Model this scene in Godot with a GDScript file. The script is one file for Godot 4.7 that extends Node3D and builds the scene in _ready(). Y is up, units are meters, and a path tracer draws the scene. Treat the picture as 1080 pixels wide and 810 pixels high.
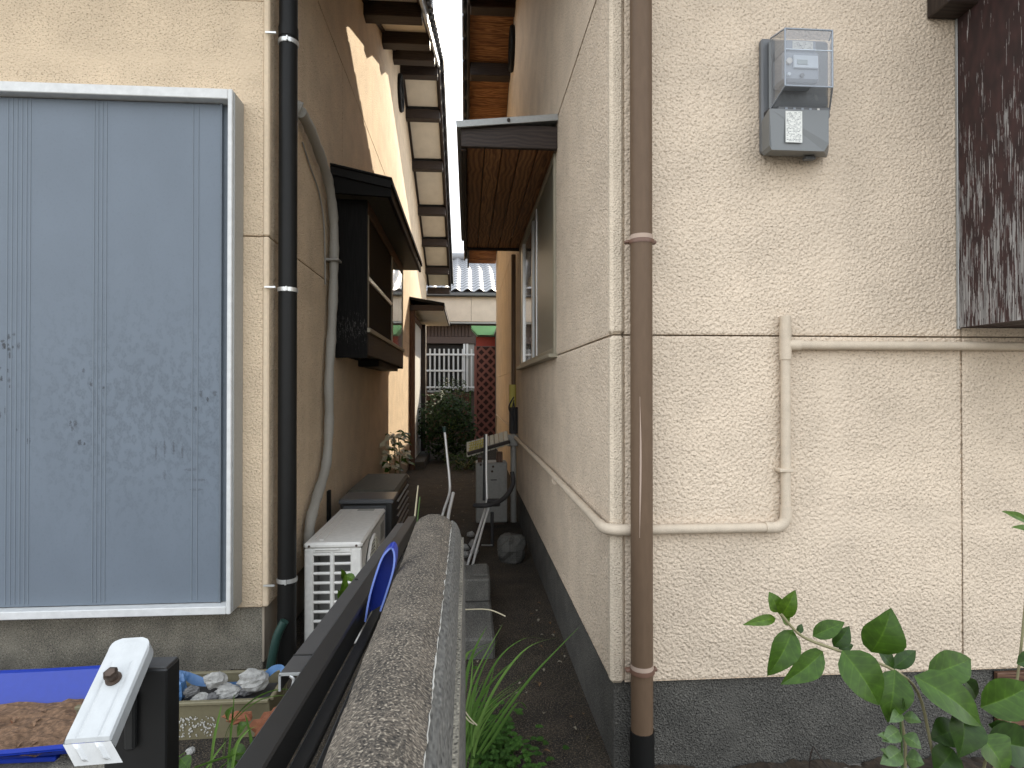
extends Node3D

# ---------------------------------------------------------------- camera numbers
const FOCAL := 640.0
const EYE := Vector3(0, 1.38, 0)
const GROUND := 0.06
# right house: corner of its front and its alley wall
const XR := 0.49
const ZR := -2.044
const ZRB := -10.4
# left house
const XL := -0.93
const ZL := -2.914
const ZLB := -13.9
var cam_basis: Basis
var rng := RandomNumberGenerator.new()
var mats := {}
var tex := {}
var used_names := {}

# ---------------------------------------------------------------- mesh collector
class MB:
	var v := PackedVector3Array()
	var n := PackedVector3Array()
	var uv := PackedVector2Array()
	var col := PackedColorArray()
	var tint := Color(1, 1, 1)
	func tri(a, b, c, ua = Vector2(), ub = Vector2(), uc = Vector2(), na = null, nb = null, nc = null):
		# a b c counter-clockwise seen from outside
		var fn: Vector3 = (b - a).cross(c - a).normalized()
		v.append(a); v.append(c); v.append(b)
		n.append(fn if na == null else na); n.append(fn if nc == null else nc); n.append(fn if nb == null else nb)
		uv.append(ua); uv.append(uc); uv.append(ub)
		for i in 3: col.append(tint)
	func quad(a, b, c, d, ua = Vector2(0, 0), ub = Vector2(1, 0), uc = Vector2(1, 1), ud = Vector2(0, 1)):
		tri(a, b, c, ua, ub, uc)
		tri(a, c, d, ua, uc, ud)
	func box(c: Vector3, s: Vector3, bev := 0.0, bas := Basis.IDENTITY, uvo := Vector2.ZERO):
		var h := s * 0.5
		var b: float = min(bev, min(h.x, min(h.y, h.z)) * 0.9)
		var longest := 0
		if s.y >= s.x and s.y >= s.z: longest = 1
		elif s.z >= s.x and s.z >= s.y: longest = 2
		for ax in 3:
			for sg in [-1.0, 1.0]:
				var u := (ax + 1) % 3
				var w := (ax + 2) % 3
				if sg < 0:
					var t := u; u = w; w = t
				var pts := []
				var uvs := []
				for q in [[-1, -1], [1, -1], [1, 1], [-1, 1]]:
					var p := Vector3.ZERO
					p[ax] = sg * h[ax]
					p[u] = q[0] * (h[u] - b)
					p[w] = q[1] * (h[w] - b)
					pts.append(c + bas * p)
					var o = Vector2(p[u], p[w]) if (u == longest or (w != longest and u < w)) else Vector2(p[w], p[u])
					uvs.append(o + uvo + Vector2(0.0, ax * 0.37))
				quad(pts[0], pts[1], pts[2], pts[3], uvs[0], uvs[1], uvs[2], uvs[3])
		if b > 0.0:
			for ax in 3:
				var u := (ax + 1) % 3
				var w := (ax + 2) % 3
				for su in [-1.0, 1.0]:
					for sw in [-1.0, 1.0]:
						var p := []
						for e in [[-1, 0], [1, 0], [1, 1], [-1, 1]]:
							var q := Vector3.ZERO
							q[ax] = e[0] * (h[ax] - b)
							q[u] = su * (h[u] - (b if e[1] == 1 else 0.0))
							q[w] = sw * (h[w] - (0.0 if e[1] == 1 else b))
							p.append(c + bas * q)
						if su * sw > 0: quad(p[0], p[1], p[2], p[3], uvo, uvo + Vector2(s[ax], 0), uvo + Vector2(s[ax], b), uvo)
						else: quad(p[3], p[2], p[1], p[0], uvo, uvo + Vector2(s[ax], 0), uvo + Vector2(s[ax], b), uvo)
			for sx in [-1.0, 1.0]:
				for sy in [-1.0, 1.0]:
					for sz in [-1.0, 1.0]:
						var p1 := Vector3(sx * h.x, sy * (h.y - b), sz * (h.z - b))
						var p2 := Vector3(sx * (h.x - b), sy * h.y, sz * (h.z - b))
						var p3 := Vector3(sx * (h.x - b), sy * (h.y - b), sz * h.z)
						if sx * sy * sz > 0: tri(c + bas * p1, c + bas * p2, c + bas * p3, uvo, uvo, uvo)
						else: tri(c + bas * p1, c + bas * p3, c + bas * p2, uvo, uvo, uvo)
	func span(a: Vector3, b: Vector3, bev := 0.0, uvo := Vector2.ZERO):
		box((a + b) * 0.5, (b - a).abs(), bev, Basis.IDENTITY, uvo)
	func beam(a: Vector3, b: Vector3, wide: float, tall: float, bev := 0.0, up := Vector3.UP, uvo := Vector2.ZERO):
		var d := (b - a).normalized()
		var x := up.cross(d).normalized()
		var y := d.cross(x).normalized()
		box((a + b) * 0.5, Vector3(wide, tall, (b - a).length()), bev, Basis(x, y, d), uvo)
	func tube(path: Array, rad, sides := 10, caps := true):
		var rings := []
		var norms := []
		var t0: Vector3 = (path[1] - path[0]).normalized()
		var up := Vector3.UP if abs(t0.y) < 0.9 else Vector3.RIGHT
		var x := up.cross(t0).normalized()
		var dist := 0.0
		var ds := []
		for i in path.size():
			var t: Vector3
			if i == 0: t = t0
			elif i == path.size() - 1: t = (path[i] - path[i - 1]).normalized()
			else: t = ((path[i + 1] - path[i]).normalized() + (path[i] - path[i - 1]).normalized()).normalized()
			x = (x - t * x.dot(t)).normalized()
			var y := t.cross(x)
			var r: float = rad if (rad is float or rad is int) else rad[i]
			var ring := []
			var nn := []
			for k in sides + 1:
				var a := TAU * k / sides
				var d := x * cos(a) + y * sin(a)
				ring.append(path[i] + d * r)
				nn.append(d)
			rings.append(ring); norms.append(nn)
			if i > 0: dist += (path[i] - path[i - 1]).length()
			ds.append(dist)
		for i in path.size() - 1:
			for k in sides:
				var a = rings[i][k]; var b = rings[i][k + 1]; var c = rings[i + 1][k + 1]; var d = rings[i + 1][k]
				var u0 := Vector2(float(ds[i]), float(k) / sides * 0.2)
				var u1 := Vector2(float(ds[i]), float(k + 1) / sides * 0.2)
				var u2 := Vector2(float(ds[i + 1]), float(k + 1) / sides * 0.2)
				var u3 := Vector2(float(ds[i + 1]), float(k) / sides * 0.2)
				tri(a, b, c, u0, u1, u2, norms[i][k], norms[i][k + 1], norms[i + 1][k + 1])
				tri(a, c, d, u0, u2, u3, norms[i][k], norms[i + 1][k + 1], norms[i + 1][k])
		if caps:
			for k in sides:
				tri(path[0], rings[0][k + 1], rings[0][k])
				tri(path[-1], rings[-1][k], rings[-1][k + 1])
	func prism_x(poly: Array, x0: float, x1: float):
		# poly: Vector2(z, y); extruded along x
		var pk := PackedVector2Array(poly)
		var idx := Geometry2D.triangulate_polygon(pk)
		for i in range(0, idx.size(), 3):
			var a := pk[idx[i]]; var b := pk[idx[i + 1]]; var c := pk[idx[i + 2]]
			var A := Vector3(x0, a.y, a.x); var B := Vector3(x0, b.y, b.x); var C := Vector3(x0, c.y, c.x)
			if (B - A).cross(C - A).x > 0:
				var t := B; B = C; C = t
			tri(A, B, C)
			var o := Vector3(x1 - x0, 0, 0)
			tri(A + o, C + o, B + o)
		var cc := Geometry2D.is_polygon_clockwise(pk)
		for i in pk.size():
			var a := pk[i]; var b := pk[(i + 1) % pk.size()]
			var p := Vector3(x0, a.y, a.x); var q := Vector3(x0, b.y, b.x)
			var o := Vector3(x1 - x0, 0, 0)
			if cc: quad(p, q, q + o, p + o)
			else: quad(q, p, p + o, q + o)
	func prism_z(poly: Array, z0: float, z1: float):
		# poly: Vector2(x, y)
		var pk := PackedVector2Array(poly)
		var idx := Geometry2D.triangulate_polygon(pk)
		for i in range(0, idx.size(), 3):
			var a := pk[idx[i]]; var b := pk[idx[i + 1]]; var c := pk[idx[i + 2]]
			for z in [z0, z1]:
				tri(Vector3(a.x, a.y, z), Vector3(b.x, b.y, z), Vector3(c.x, c.y, z))
		for i in pk.size():
			var a := pk[i]; var b := pk[(i + 1) % pk.size()]
			quad(Vector3(a.x, a.y, z0), Vector3(b.x, b.y, z0), Vector3(b.x, b.y, z1), Vector3(a.x, a.y, z1))
	func blob(c: Vector3, r: Vector3, noise: FastNoiseLite, amp: float, nu := 12, nv := 8, smooth := false, off := Vector3.ZERO):
		var P := []
		for j in nv + 1:
			var row := []
			for i in nu + 1:
				var th := PI * j / nv
				var ph := TAU * (i % nu) / nu
				var d := Vector3(sin(th) * cos(ph), cos(th), sin(th) * sin(ph))
				var k := 1.0 + amp * noise.get_noise_3dv(d * 1.3 + off)
				row.append(c + d * r * k)
			P.append(row)
		for j in nv:
			for i in nu:
				if smooth:
					var N := []
					for q in [[j, i], [j, i + 1], [j + 1, i + 1], [j + 1, i]]: N.append(((P[q[0]][q[1]] - c) / (r * r)).normalized())
					tri(P[j][i], P[j][i + 1], P[j + 1][i + 1], Vector2(), Vector2(), Vector2(), N[0], N[1], N[2])
					tri(P[j][i], P[j + 1][i + 1], P[j + 1][i], Vector2(), Vector2(), Vector2(), N[0], N[2], N[3])
				else:
					quad(P[j][i], P[j][i + 1], P[j + 1][i + 1], P[j + 1][i])
	func leaf(base: Vector3, tip: Vector3, face: Vector3, wide: float, fold := 0.25, droop := 0.15, seg := 6, shape := 0.8):
		# a curved blade with a midrib fold; face: rough direction of its upper side
		var d := tip - base
		var L := d.length()
		var t := d / L
		var s := t.cross(face).normalized()
		var f := s.cross(t).normalized()
		var Lp := []; var Mp := []; var Rp := []
		var Nl := []; var Nr := []
		for i in seg + 1:
			var q := float(i) / seg
			var w := wide * 0.5 * pow(sin(PI * pow(q, shape)), 0.75) * (1.0 - 0.35 * pow(q, 4.0)) if i < seg and i > 0 else 0.0
			var m := base + d * q + f * (sin(q * PI) * droop * L)
			var wav := sin(q * 9.0 + base.x * 90.0) * 0.06 * w * 2.0
			Mp.append(m)
			Lp.append(m - s * w + f * (w * fold + wav))
			Rp.append(m + s * w + f * (w * fold - wav))
			var nm := (f - t * (cos(q * PI) * PI * droop)).normalized()
			Nl.append((nm + s * fold).normalized())
			Nr.append((nm - s * fold).normalized())
		for i in seg:
			var q0 := float(i) / seg; var q1 := float(i + 1) / seg
			var um0 := Vector2(q0, 0.5); var um1 := Vector2(q1, 0.5)
			tri(Mp[i], Mp[i + 1], Lp[i + 1], um0, um1, Vector2(q1, 0), Nl[i], Nl[i + 1], Nl[i + 1])
			tri(Mp[i], Lp[i + 1], Lp[i], um0, Vector2(q1, 0), Vector2(q0, 0), Nl[i], Nl[i + 1], Nl[i])
			tri(Mp[i], Rp[i], Rp[i + 1], um0, Vector2(q0, 1), Vector2(q1, 1), Nr[i], Nr[i], Nr[i + 1])
			tri(Mp[i], Rp[i + 1], Mp[i + 1], um0, Vector2(q1, 1), um1, Nr[i], Nr[i + 1], Nr[i + 1])
	func blade(pts: Array, wide: float, side: Vector3):
		# a long grass blade through points, tapering
		var N := pts.size()
		for i in N - 1:
			var q0 := float(i) / (N - 1); var q1 := float(i + 1) / (N - 1)
			var w0 := wide * 0.5 * (1.0 - pow(q0, 2.2)) * (0.6 + 0.4 * sin(min(q0 * 3.0, 1.5)))
			var w1 := wide * 0.5 * (1.0 - pow(q1, 2.2)) * (0.6 + 0.4 * sin(min(q1 * 3.0, 1.5)))
			var t: Vector3 = (pts[i + 1] - pts[i]).normalized()
			var f := side.cross(t).normalized() * 0.25
			quad(pts[i], pts[i + 1], pts[i + 1] - (side - f) * w1, pts[i] - (side - f) * w0)
			quad(pts[i], pts[i] + (side + f) * w0, pts[i + 1] + (side + f) * w1, pts[i + 1])
	func mesh() -> ArrayMesh:
		var arr := []
		arr.resize(Mesh.ARRAY_MAX)
		arr[Mesh.ARRAY_VERTEX] = v
		arr[Mesh.ARRAY_NORMAL] = n
		arr[Mesh.ARRAY_TEX_UV] = uv
		arr[Mesh.ARRAY_COLOR] = col
		var m := ArrayMesh.new()
		m.add_surface_from_arrays(Mesh.PRIMITIVE_TRIANGLES, arr)
		return m

# ---------------------------------------------------------------- scene helpers
func ray(px: float, py: float) -> Vector3:
	return cam_basis * Vector3((px - 540.0) / FOCAL, -(py - 405.0) / FOCAL, -1.0)
func onx(px: float, py: float, x: float) -> Vector3:
	var r := ray(px, py); return EYE + r * (x / r.x)
func ony(px: float, py: float, y: float) -> Vector3:
	var r := ray(px, py); return EYE + r * ((y - EYE.y) / r.y)
func onz(px: float, py: float, z: float) -> Vector3:
	var r := ray(px, py); return EYE + r * (z / r.z)

func numbered(called: String) -> String:
	if not used_names.has(called):
		used_names[called] = 0
		return called
	used_names[called] += 1
	return "%s_%03d" % [called, used_names[called]]
func thing(called: String, label: String, category: String, at: Vector3, group := "", kind := "") -> Node3D:
	var o := Node3D.new()
	o.name = numbered(called)
	add_child(o)
	o.position = at
	if label: o.set_meta("label", label)
	if category: o.set_meta("category", category)
	if group: o.set_meta("group", group)
	if kind: o.set_meta("kind", kind)
	return o
func part(parent: Node3D, called: String, mb: MB, m: Material, label := "") -> MeshInstance3D:
	var o := MeshInstance3D.new()
	o.name = called
	o.mesh = mb.mesh()
	o.material_override = m
	parent.add_child(o, true)
	if not (parent is MeshInstance3D): o.position = -parent.position
	if label: o.set_meta("label", label)
	return o
func share(parent: Node3D, called: String, mesh: Mesh, m: Material, tr: Transform3D) -> MeshInstance3D:
	var o := MeshInstance3D.new()
	o.name = called
	o.mesh = mesh
	o.material_override = m
	parent.add_child(o, true)
	o.transform = tr
	if not (parent is MeshInstance3D): o.position -= parent.position
	return o
func struct_mesh(called: String, mb: MB, m: Material) -> MeshInstance3D:
	var o := MeshInstance3D.new()
	o.name = numbered(called)
	o.mesh = mb.mesh()
	o.material_override = m
	add_child(o)
	o.set_meta("kind", "structure")
	return o
func solo(called: String, label: String, category: String, mb: MB, m: Material, group := "", kind := "") -> MeshInstance3D:
	var o := MeshInstance3D.new()
	o.name = numbered(called)
	o.mesh = mb.mesh()
	o.material_override = m
	add_child(o)
	o.set_meta("label", label); o.set_meta("category", category)
	if group: o.set_meta("group", group)
	if kind: o.set_meta("kind", kind)
	return o
func bx(a: Vector3, b: Vector3, bev := 0.0) -> MB:
	var m := MB.new()
	m.span(a, b, bev, Vector2(rng.randf() * 3.0, rng.randf() * 3.0))
	return m
func bm(a: Vector3, b: Vector3, wide: float, tall: float, bev := 0.0, up := Vector3.UP) -> MB:
	var m := MB.new()
	m.beam(a, b, wide, tall, bev, up, Vector2(rng.randf() * 3.0, rng.randf() * 3.0))
	return m
func tb(path: Array, r, sides := 10, caps := true) -> MB:
	var m := MB.new()
	m.tube(path, r, sides, caps)
	return m
func curve(pts: Array, steps := 6) -> Array:
	# Catmull-Rom through the points
	var out := []
	for i in pts.size() - 1:
		var p0: Vector3 = pts[max(i - 1, 0)]; var p1: Vector3 = pts[i]; var p2: Vector3 = pts[i + 1]; var p3: Vector3 = pts[min(i + 2, pts.size() - 1)]
		for k in steps:
			out.append(p1.cubic_interpolate(p2, p0, p3, float(k) / steps))
	out.append(pts[-1])
	return out

# ---------------------------------------------------------------- textures
func noise(seed_: int, freq: float, type := FastNoiseLite.TYPE_SIMPLEX_SMOOTH, oct := 1) -> FastNoiseLite:
	var f := FastNoiseLite.new()
	f.seed = seed_; f.frequency = freq; f.noise_type = type
	f.fractal_type = FastNoiseLite.FRACTAL_FBM if oct > 1 else FastNoiseLite.FRACTAL_NONE
	f.fractal_octaves = oct
	return f
func gray(f: FastNoiseLite, w: int, h := 0) -> PackedByteArray:
	var im := f.get_seamless_image(w, h if h else w)
	im.convert(Image.FORMAT_L8)
	return im.get_data()
func from_rgb(data: PackedByteArray, w: int, h: int) -> ImageTexture:
	return ImageTexture.create_from_image(Image.create_from_data(w, h, false, Image.FORMAT_RGB8, data))
func from_l(data: PackedByteArray, w: int, h: int) -> ImageTexture:
	return ImageTexture.create_from_image(Image.create_from_data(w, h, false, Image.FORMAT_L8, data))
func sm(a: float, b: float, x: float) -> float:
	return smoothstep(a, b, x)

func make_textures():
	var W := 1024
	# sprayed stucco: relief, and its colour with broad weathering, rain marks and dark grains of dirt
	var a := gray(noise(3, 0.15), W)
	var b := gray(noise(5, 0.30), W)
	var c := gray(noise(9, 0.006, FastNoiseLite.TYPE_SIMPLEX_SMOOTH, 5), W)
	var flecks := gray(noise(11, 0.22), W)
	var h := PackedByteArray(); h.resize(W * W)
	var al := PackedByteArray(); al.resize(W * W * 3)
	for i in W * W:
		var p := a[i] / 255.0
		var q := b[i] / 255.0
		var k := sm(0.22, 0.72, p) * 0.55 + sm(0.2, 0.8, q) * 0.45
		h[i] = int(clamp(k, 0, 1) * 255)
		var fleck := sm(0.70, 0.86, flecks[i] / 255.0)
		var s := 0.885 + 0.095 * (c[i] / 255.0) + 0.03 * (q - 0.5) - 0.22 * fleck
		al[i * 3] = int(255 * clamp(s, 0, 1)); al[i * 3 + 1] = int(255 * clamp(s * (0.995 - 0.01 * fleck), 0, 1)); al[i * 3 + 2] = int(255 * clamp(s * (0.985 - 0.03 * fleck), 0, 1))
	tex.stucco_h = from_l(h, W, W)
	tex.stucco_c = from_rgb(al, W, W)
	# fine trowelled render
	W = 512
	a = gray(noise(13, 0.03, FastNoiseLite.TYPE_SIMPLEX_SMOOTH, 4), W)
	b = gray(noise(15, 0.35), W)
	h = PackedByteArray(); h.resize(W * W)
	al = PackedByteArray(); al.resize(W * W * 3)
	for i in W * W:
		var k := 0.5 * a[i] / 255.0 + 0.5 * b[i] / 255.0
		h[i] = int(k * 255)
		var s := 0.89 + 0.11 * (0.7 * a[i] + 0.3 * b[i]) / 255.0
		for j in 3: al[i * 3 + j] = int(255 * s)
	tex.fine_h = from_l(h, W, W)
	tex.fine_c = from_rgb(al, W, W)
	# concrete: patches, dark pores, pale aggregate
	W = 1024
	a = gray(noise(21, 0.008, FastNoiseLite.TYPE_SIMPLEX_SMOOTH, 5), W)
	b = gray(noise(22, 0.22), W)
	c = gray(noise(23, 0.09), W)
	var d := gray(noise(24, 0.2), W)
	h = PackedByteArray(); h.resize(W * W)
	al = PackedByteArray(); al.resize(W * W * 3)
	var al2 := PackedByteArray(); al2.resize(W * W * 3)
	var hh := PackedByteArray(); hh.resize(W * W)
	for i in W * W:
		var A := a[i] / 255.0; var B := b[i] / 255.0; var C := c[i] / 255.0; var D := d[i] / 255.0
		var s := 0.64 + 0.18 * A + 0.10 * (C - 0.5)
		s -= 0.3 * sm(0.62, 0.85, B)
		s += 0.2 * sm(0.68, 0.85, D)
		s = clamp(s, 0.05, 1.0)
		al[i * 3] = int(255 * s); al[i * 3 + 1] = int(252 * s); al[i * 3 + 2] = int(245 * s)
		h[i] = int(clamp(0.5 + 0.3 * (C - 0.5) + 0.5 * (D - 0.5) - 0.3 * sm(0.62, 0.85, B), 0, 1) * 255)
		# exposed aggregate of the wall coping: brown grey with light grains
		var m := 0.27 + 0.22 * A + 0.2 * (C - 0.5)
		var g := sm(0.68, 0.76, D)
		m -= 0.2 * sm(0.55, 0.8, B)
		var r_ : float = lerp(m * 1.08, 0.76, g); var g_ : float = lerp(m * 1.0, 0.72, g); var b_ : float = lerp(m * 0.91, 0.66, g)
		al2[i * 3] = int(clamp(r_, 0.03, 1) * 255); al2[i * 3 + 1] = int(clamp(g_, 0.03, 1) * 255); al2[i * 3 + 2] = int(clamp(b_, 0.03, 1) * 255)
		hh[i] = int(clamp(0.35 + 0.35 * C + 0.35 * g - 0.25 * sm(0.55, 0.8, B), 0, 1) * 255)
	tex.conc_h = from_l(h, W, W)
	tex.conc_c = from_rgb(al, W, W)
	tex.agg_h = from_l(hh, W, W)
	tex.agg_c = from_rgb(al2, W, W)
	# wood: grain along u
	var w2 := 512; var h2 := 512
	var n1 := noise(31, 0.5); var n2 := noise(32, 0.5, FastNoiseLite.TYPE_SIMPLEX_SMOOTH, 3)
	al = PackedByteArray(); al.resize(w2 * h2 * 3)
	h = PackedByteArray(); h.resize(w2 * h2)
	for y in h2:
		for x in w2:
			var ang := TAU * x / w2; var yy := TAU * y / h2
			var ux := cos(ang) * 1.2; var uz := sin(ang) * 1.2
			var warp := n2.get_noise_3d(ux, uz, cos(yy) * 2.5 + sin(yy) * 2.1) * 3.2
			var ring: float = 0.5 + 0.5 * sin(float(y) / h2 * TAU * 22.0 + warp * 2.6)
			var fib := n1.get_noise_3d(ux * 2.0, uz * 2.0, y * 0.9)
			var s: float = clamp(0.62 + 0.3 * pow(ring, 0.7) + 0.14 * fib, 0.1, 1.0)
			var i := y * w2 + x
			al[i * 3] = int(255 * s); al[i * 3 + 1] = int(255 * pow(s, 1.25)); al[i * 3 + 2] = int(255 * pow(s, 1.5))
			h[i] = int(255 * clamp(0.4 + 0.4 * ring + 0.2 * fib, 0, 1))
	tex.wood_c = from_rgb(al, w2, h2)
	tex.wood_h = from_l(h, w2, h2)
	# peeling paint on weathered boards (uv 0..1, v down): maroon paint, grey wood where it has flaked
	w2 = 512; h2 = 1024
	var p1 := noise(41, 0.05, FastNoiseLite.TYPE_SIMPLEX_SMOOTH, 3); var p2 := noise(42, 0.011, FastNoiseLite.TYPE_SIMPLEX_SMOOTH, 2)
	al = PackedByteArray(); al.resize(w2 * h2 * 3)
	h = PackedByteArray(); h.resize(w2 * h2)
	for y in h2:
		for x in w2:
			var i := y * w2 + x
			var v := float(y) / h2
			var f := p1.get_noise_2d(x * 2.6, y * 0.12) * 0.75 + p2.get_noise_2d(x * 1.6, y * 0.45) * 0.55 + p1.get_noise_2d(x * 5.0 + 400, y * 0.35) * 0.5
			var t := 0.60 - 0.66 * sm(0.1, 0.95, v) - 0.2 * sm(0.3, 0.9, float(x) / w2)
			var k := sm(t, t + 0.05, f)
			var gr := 0.58 + 0.3 * p1.get_noise_2d(x * 4.0, y * 0.07)
			var pt := 1.0 + 0.3 * p2.get_noise_2d(x * 2.0 + 90, y)
			al[i * 3] = int(255 * clamp(lerp(0.235 * pt, gr * 1.02, k), 0, 1)); al[i * 3 + 1] = int(255 * clamp(lerp(0.148 * pt, gr * 1.0, k), 0, 1)); al[i * 3 + 2] = int(255 * clamp(lerp(0.14 * pt, gr * 0.98, k), 0, 1))
			h[i] = int(255 * (0.7 - 0.5 * k + 0.1 * gr))
	tex.peel_c = from_rgb(al, w2, h2)
	tex.peel_h = from_l(h, w2, h2)
	# the same for black boards, little worn
	var q1 := PackedByteArray(); q1.resize(w2 * h2 * 3)
	for y in h2:
		for x in w2:
			var i := y * w2 + x
			var v := float(y) / h2
			var f := p1.get_noise_2d(x * 1.2 + 77, y * 0.35) * 0.8 + p1.get_noise_2d(x * 3.5 + 400, y * 1.5) * 0.45
			var t := 0.85 - 0.62 * exp(-pow((v - 0.82) / 0.13, 2.0))
			var k := sm(t, t + 0.06, f) * 0.8
			var pt := 1.0 + 0.35 * p2.get_noise_2d(x * 3.0 + 90, y * 0.5)
			for j in 3: q1[i * 3 + j] = int(255 * clamp(lerp(0.115 * pt, 0.52, k), 0, 1))
	tex.black_c = from_rgb(q1, w2, h2)
	# shutter sheet: blue paint with greasy hand and finger marks (v down, 1 m x 2.3 m shown from the right edge)
	w2 = 512; h2 = 1024
	var s1 := noise(51, 0.02, FastNoiseLite.TYPE_SIMPLEX_SMOOTH, 4); var s2 := noise(52, 0.06, FastNoiseLite.TYPE_SIMPLEX_SMOOTH, 3)
	var im := Image.create(w2, h2, false, Image.FORMAT_RGB8)
	for y in h2:
		for x in w2:
			var v := float(y) / h2; var u := float(x) / w2
			var band := exp(-pow((v - 0.62) / 0.2, 2.0)) * (0.35 + 0.65 * sm(0.15, 0.5, u))
			var smear := sm(0.08, 0.34, s1.get_noise_2d(x * 2.4, y * 1.6) + 0.25 * band) * band
			var spk := sm(0.34, 0.44, s2.get_noise_2d(x * 2.0, y * 2.0)) * 0.35
			smear *= 0.45 + 0.9 * sm(-0.25, 0.35, s2.get_noise_2d(x * 3.0 + 50, y * 2.2))
			var k := 1.0 - 0.085 * smear - 0.06 * spk + 0.025 * s1.get_noise_2d(x * 0.4, y * 0.3)
			im.set_pixel(x, y, Color(0.92 * k, 0.93 * k, 0.945 * k))
	var rr := RandomNumberGenerator.new(); rr.seed = 5
	var dabs := []
	# (u, v) of smudges: groups of finger dabs on the left, an open hand on the right
	for g in [[0.13, 0.485, 15], [0.07, 0.60, 16], [0.12, 0.555, 5], [0.15, 0.66, 4], [0.07, 0.69, 4], [0.40, 0.66, 5], [0.95, 0.60, 4], [0.47, 0.58, 3]]:
		for k in g[2]: dabs.append([g[0] + rr.randfn() * 0.035, g[1] + rr.randfn() * 0.014, 2.0 + rr.randf() * 2.5, rr.randf_range(2.0, 8.0), rr.randf_range(0.25, 0.6)])
	for k in 4: dabs.append([0.735 + 0.036 * k, 0.70 - 0.010 * sin(k * 1.0), 2.2, 18.0 - 3.0 * abs(k - 1.5), 0.25])
	dabs.append([0.88, 0.735, 14.0, 2.6, 0.2]); dabs.append([0.91, 0.755, 16.0, 2.4, 0.2]); dabs.append([0.90, 0.775, 13.0, 2.4, 0.17]); dabs.append([0.77, 0.745, 3.0, 9.0, 0.2])
	for dd in dabs:
		var cx := int(dd[0] * w2); var cy := int(dd[1] * h2)
		for yy in range(cy - 30, cy + 31):
			for xx in range(cx - 20, cx + 21):
				if xx < 0 or yy < 0 or xx >= w2 or yy >= h2: continue
				var e := pow((xx - cx) / float(dd[2]), 2.0) + pow((yy - cy) / float(dd[3]), 2.0) + 1.6 * s2.get_noise_2d(xx * 5.0, yy * 4.0)
				if e < 1.3:
					var k: float = 1.0 - float(dd[4]) * (1.0 - sm(0.5, 1.3, e)) * (0.7 + 0.6 * s2.get_noise_2d(xx * 6, yy * 6))
					var cc := im.get_pixel(xx, yy)
					im.set_pixel(xx, yy, Color(cc.r * k, cc.g * k * 0.99, cc.b * k * 0.99))
	tex.shutter_c = ImageTexture.create_from_image(im)
	# small unreadable print of the meter labels
	var lb := Image.create(128, 256, false, Image.FORMAT_RGB8)
	lb.fill(Color(0.9, 0.9, 0.88))
	for row in 22:
		var x := 8
		while x < 118:
			var ww := rr.randi_range(3, 14)
			if rr.randf() < 0.75: lb.fill_rect(Rect2i(x, 10 + row * 11, min(ww, 120 - x), rr.randi_range(2, 5)), Color(0.35, 0.36, 0.38))
			x += ww + 3
	tex.label = ImageTexture.create_from_image(lb)
	# dirt and gravel litter
	a = gray(noise(61, 0.03, FastNoiseLite.TYPE_SIMPLEX_SMOOTH, 5), 512)
	b = gray(noise(62, 0.25), 512)
	al = PackedByteArray(); al.resize(512 * 512 * 3)
	for i in 512 * 512:
		var A := a[i] / 255.0; var B := b[i] / 255.0
		var s := 0.45 + 0.5 * A - 0.25 * sm(0.6, 0.9, B) + 0.25 * sm(0.8, 0.92, 1.0 - B)
		al[i * 3] = int(255 * clamp(s, 0, 1)); al[i * 3 + 1] = int(255 * clamp(s * 0.93, 0, 1)); al[i * 3 + 2] = int(255 * clamp(s * 0.84, 0, 1))
	tex.dirt_c = from_rgb(al, 512, 512)
	# leaf: pale midrib and side veins
	var lf := Image.create(128, 64, false, Image.FORMAT_RGB8)
	for y in 64:
		for x in 128:
			var u := x / 128.0; var v: float = abs(y / 63.0 - 0.5) * 2.0
			var vein: float = pow(abs(sin((u - v * 0.2) * PI * 6.0)), 30.0) * 0.2 + exp(-v * v * 400.0) * 0.4
			var k := 0.72 + 0.12 * s1.get_noise_2d(x * 2.0, y * 2.0) + vein * 0.35
			lf.set_pixel(x, y, Color(clamp(k * 0.98 + vein * 0.08, 0, 1), clamp(k, 0, 1), clamp(k * 0.92, 0, 1)))
	tex.leaf = ImageTexture.create_from_image(lf)

func mat(key: String, c: Color, rough := 0.8, o := {}) -> StandardMaterial3D:
	if mats.has(key): return mats[key]
	var m := StandardMaterial3D.new()
	m.albedo_color = Color(c.r, c.g, c.b).linear_to_srgb()
	m.roughness = rough
	m.metallic = o.get("metal", 0.0)
	m.metallic_specular = o.get("spec", 0.5)
	if o.has("tex"): m.albedo_texture = tex[o.tex]
	if o.has("bump"):
		m.heightmap_enabled = true
		m.heightmap_texture = tex[o.bump]
		m.heightmap_scale = o.get("cm", 0.2)
	if o.has("tri"):
		m.uv1_triplanar = true
		m.uv1_world_triplanar = true
		m.uv1_scale = o.tri
	elif o.has("uv"): m.uv1_scale = o.uv
	if o.has("vc"): m.vertex_color_use_as_albedo = true
	if o.has("alpha"):
		m.transparency = BaseMaterial3D.TRANSPARENCY_ALPHA
		m.albedo_color.a = o.alpha
	if o.has("back"):
		m.backlight_enabled = true
		m.backlight = o.back
	m.cull_mode = BaseMaterial3D.CULL_DISABLED
	mats[key] = m
	return m

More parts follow.
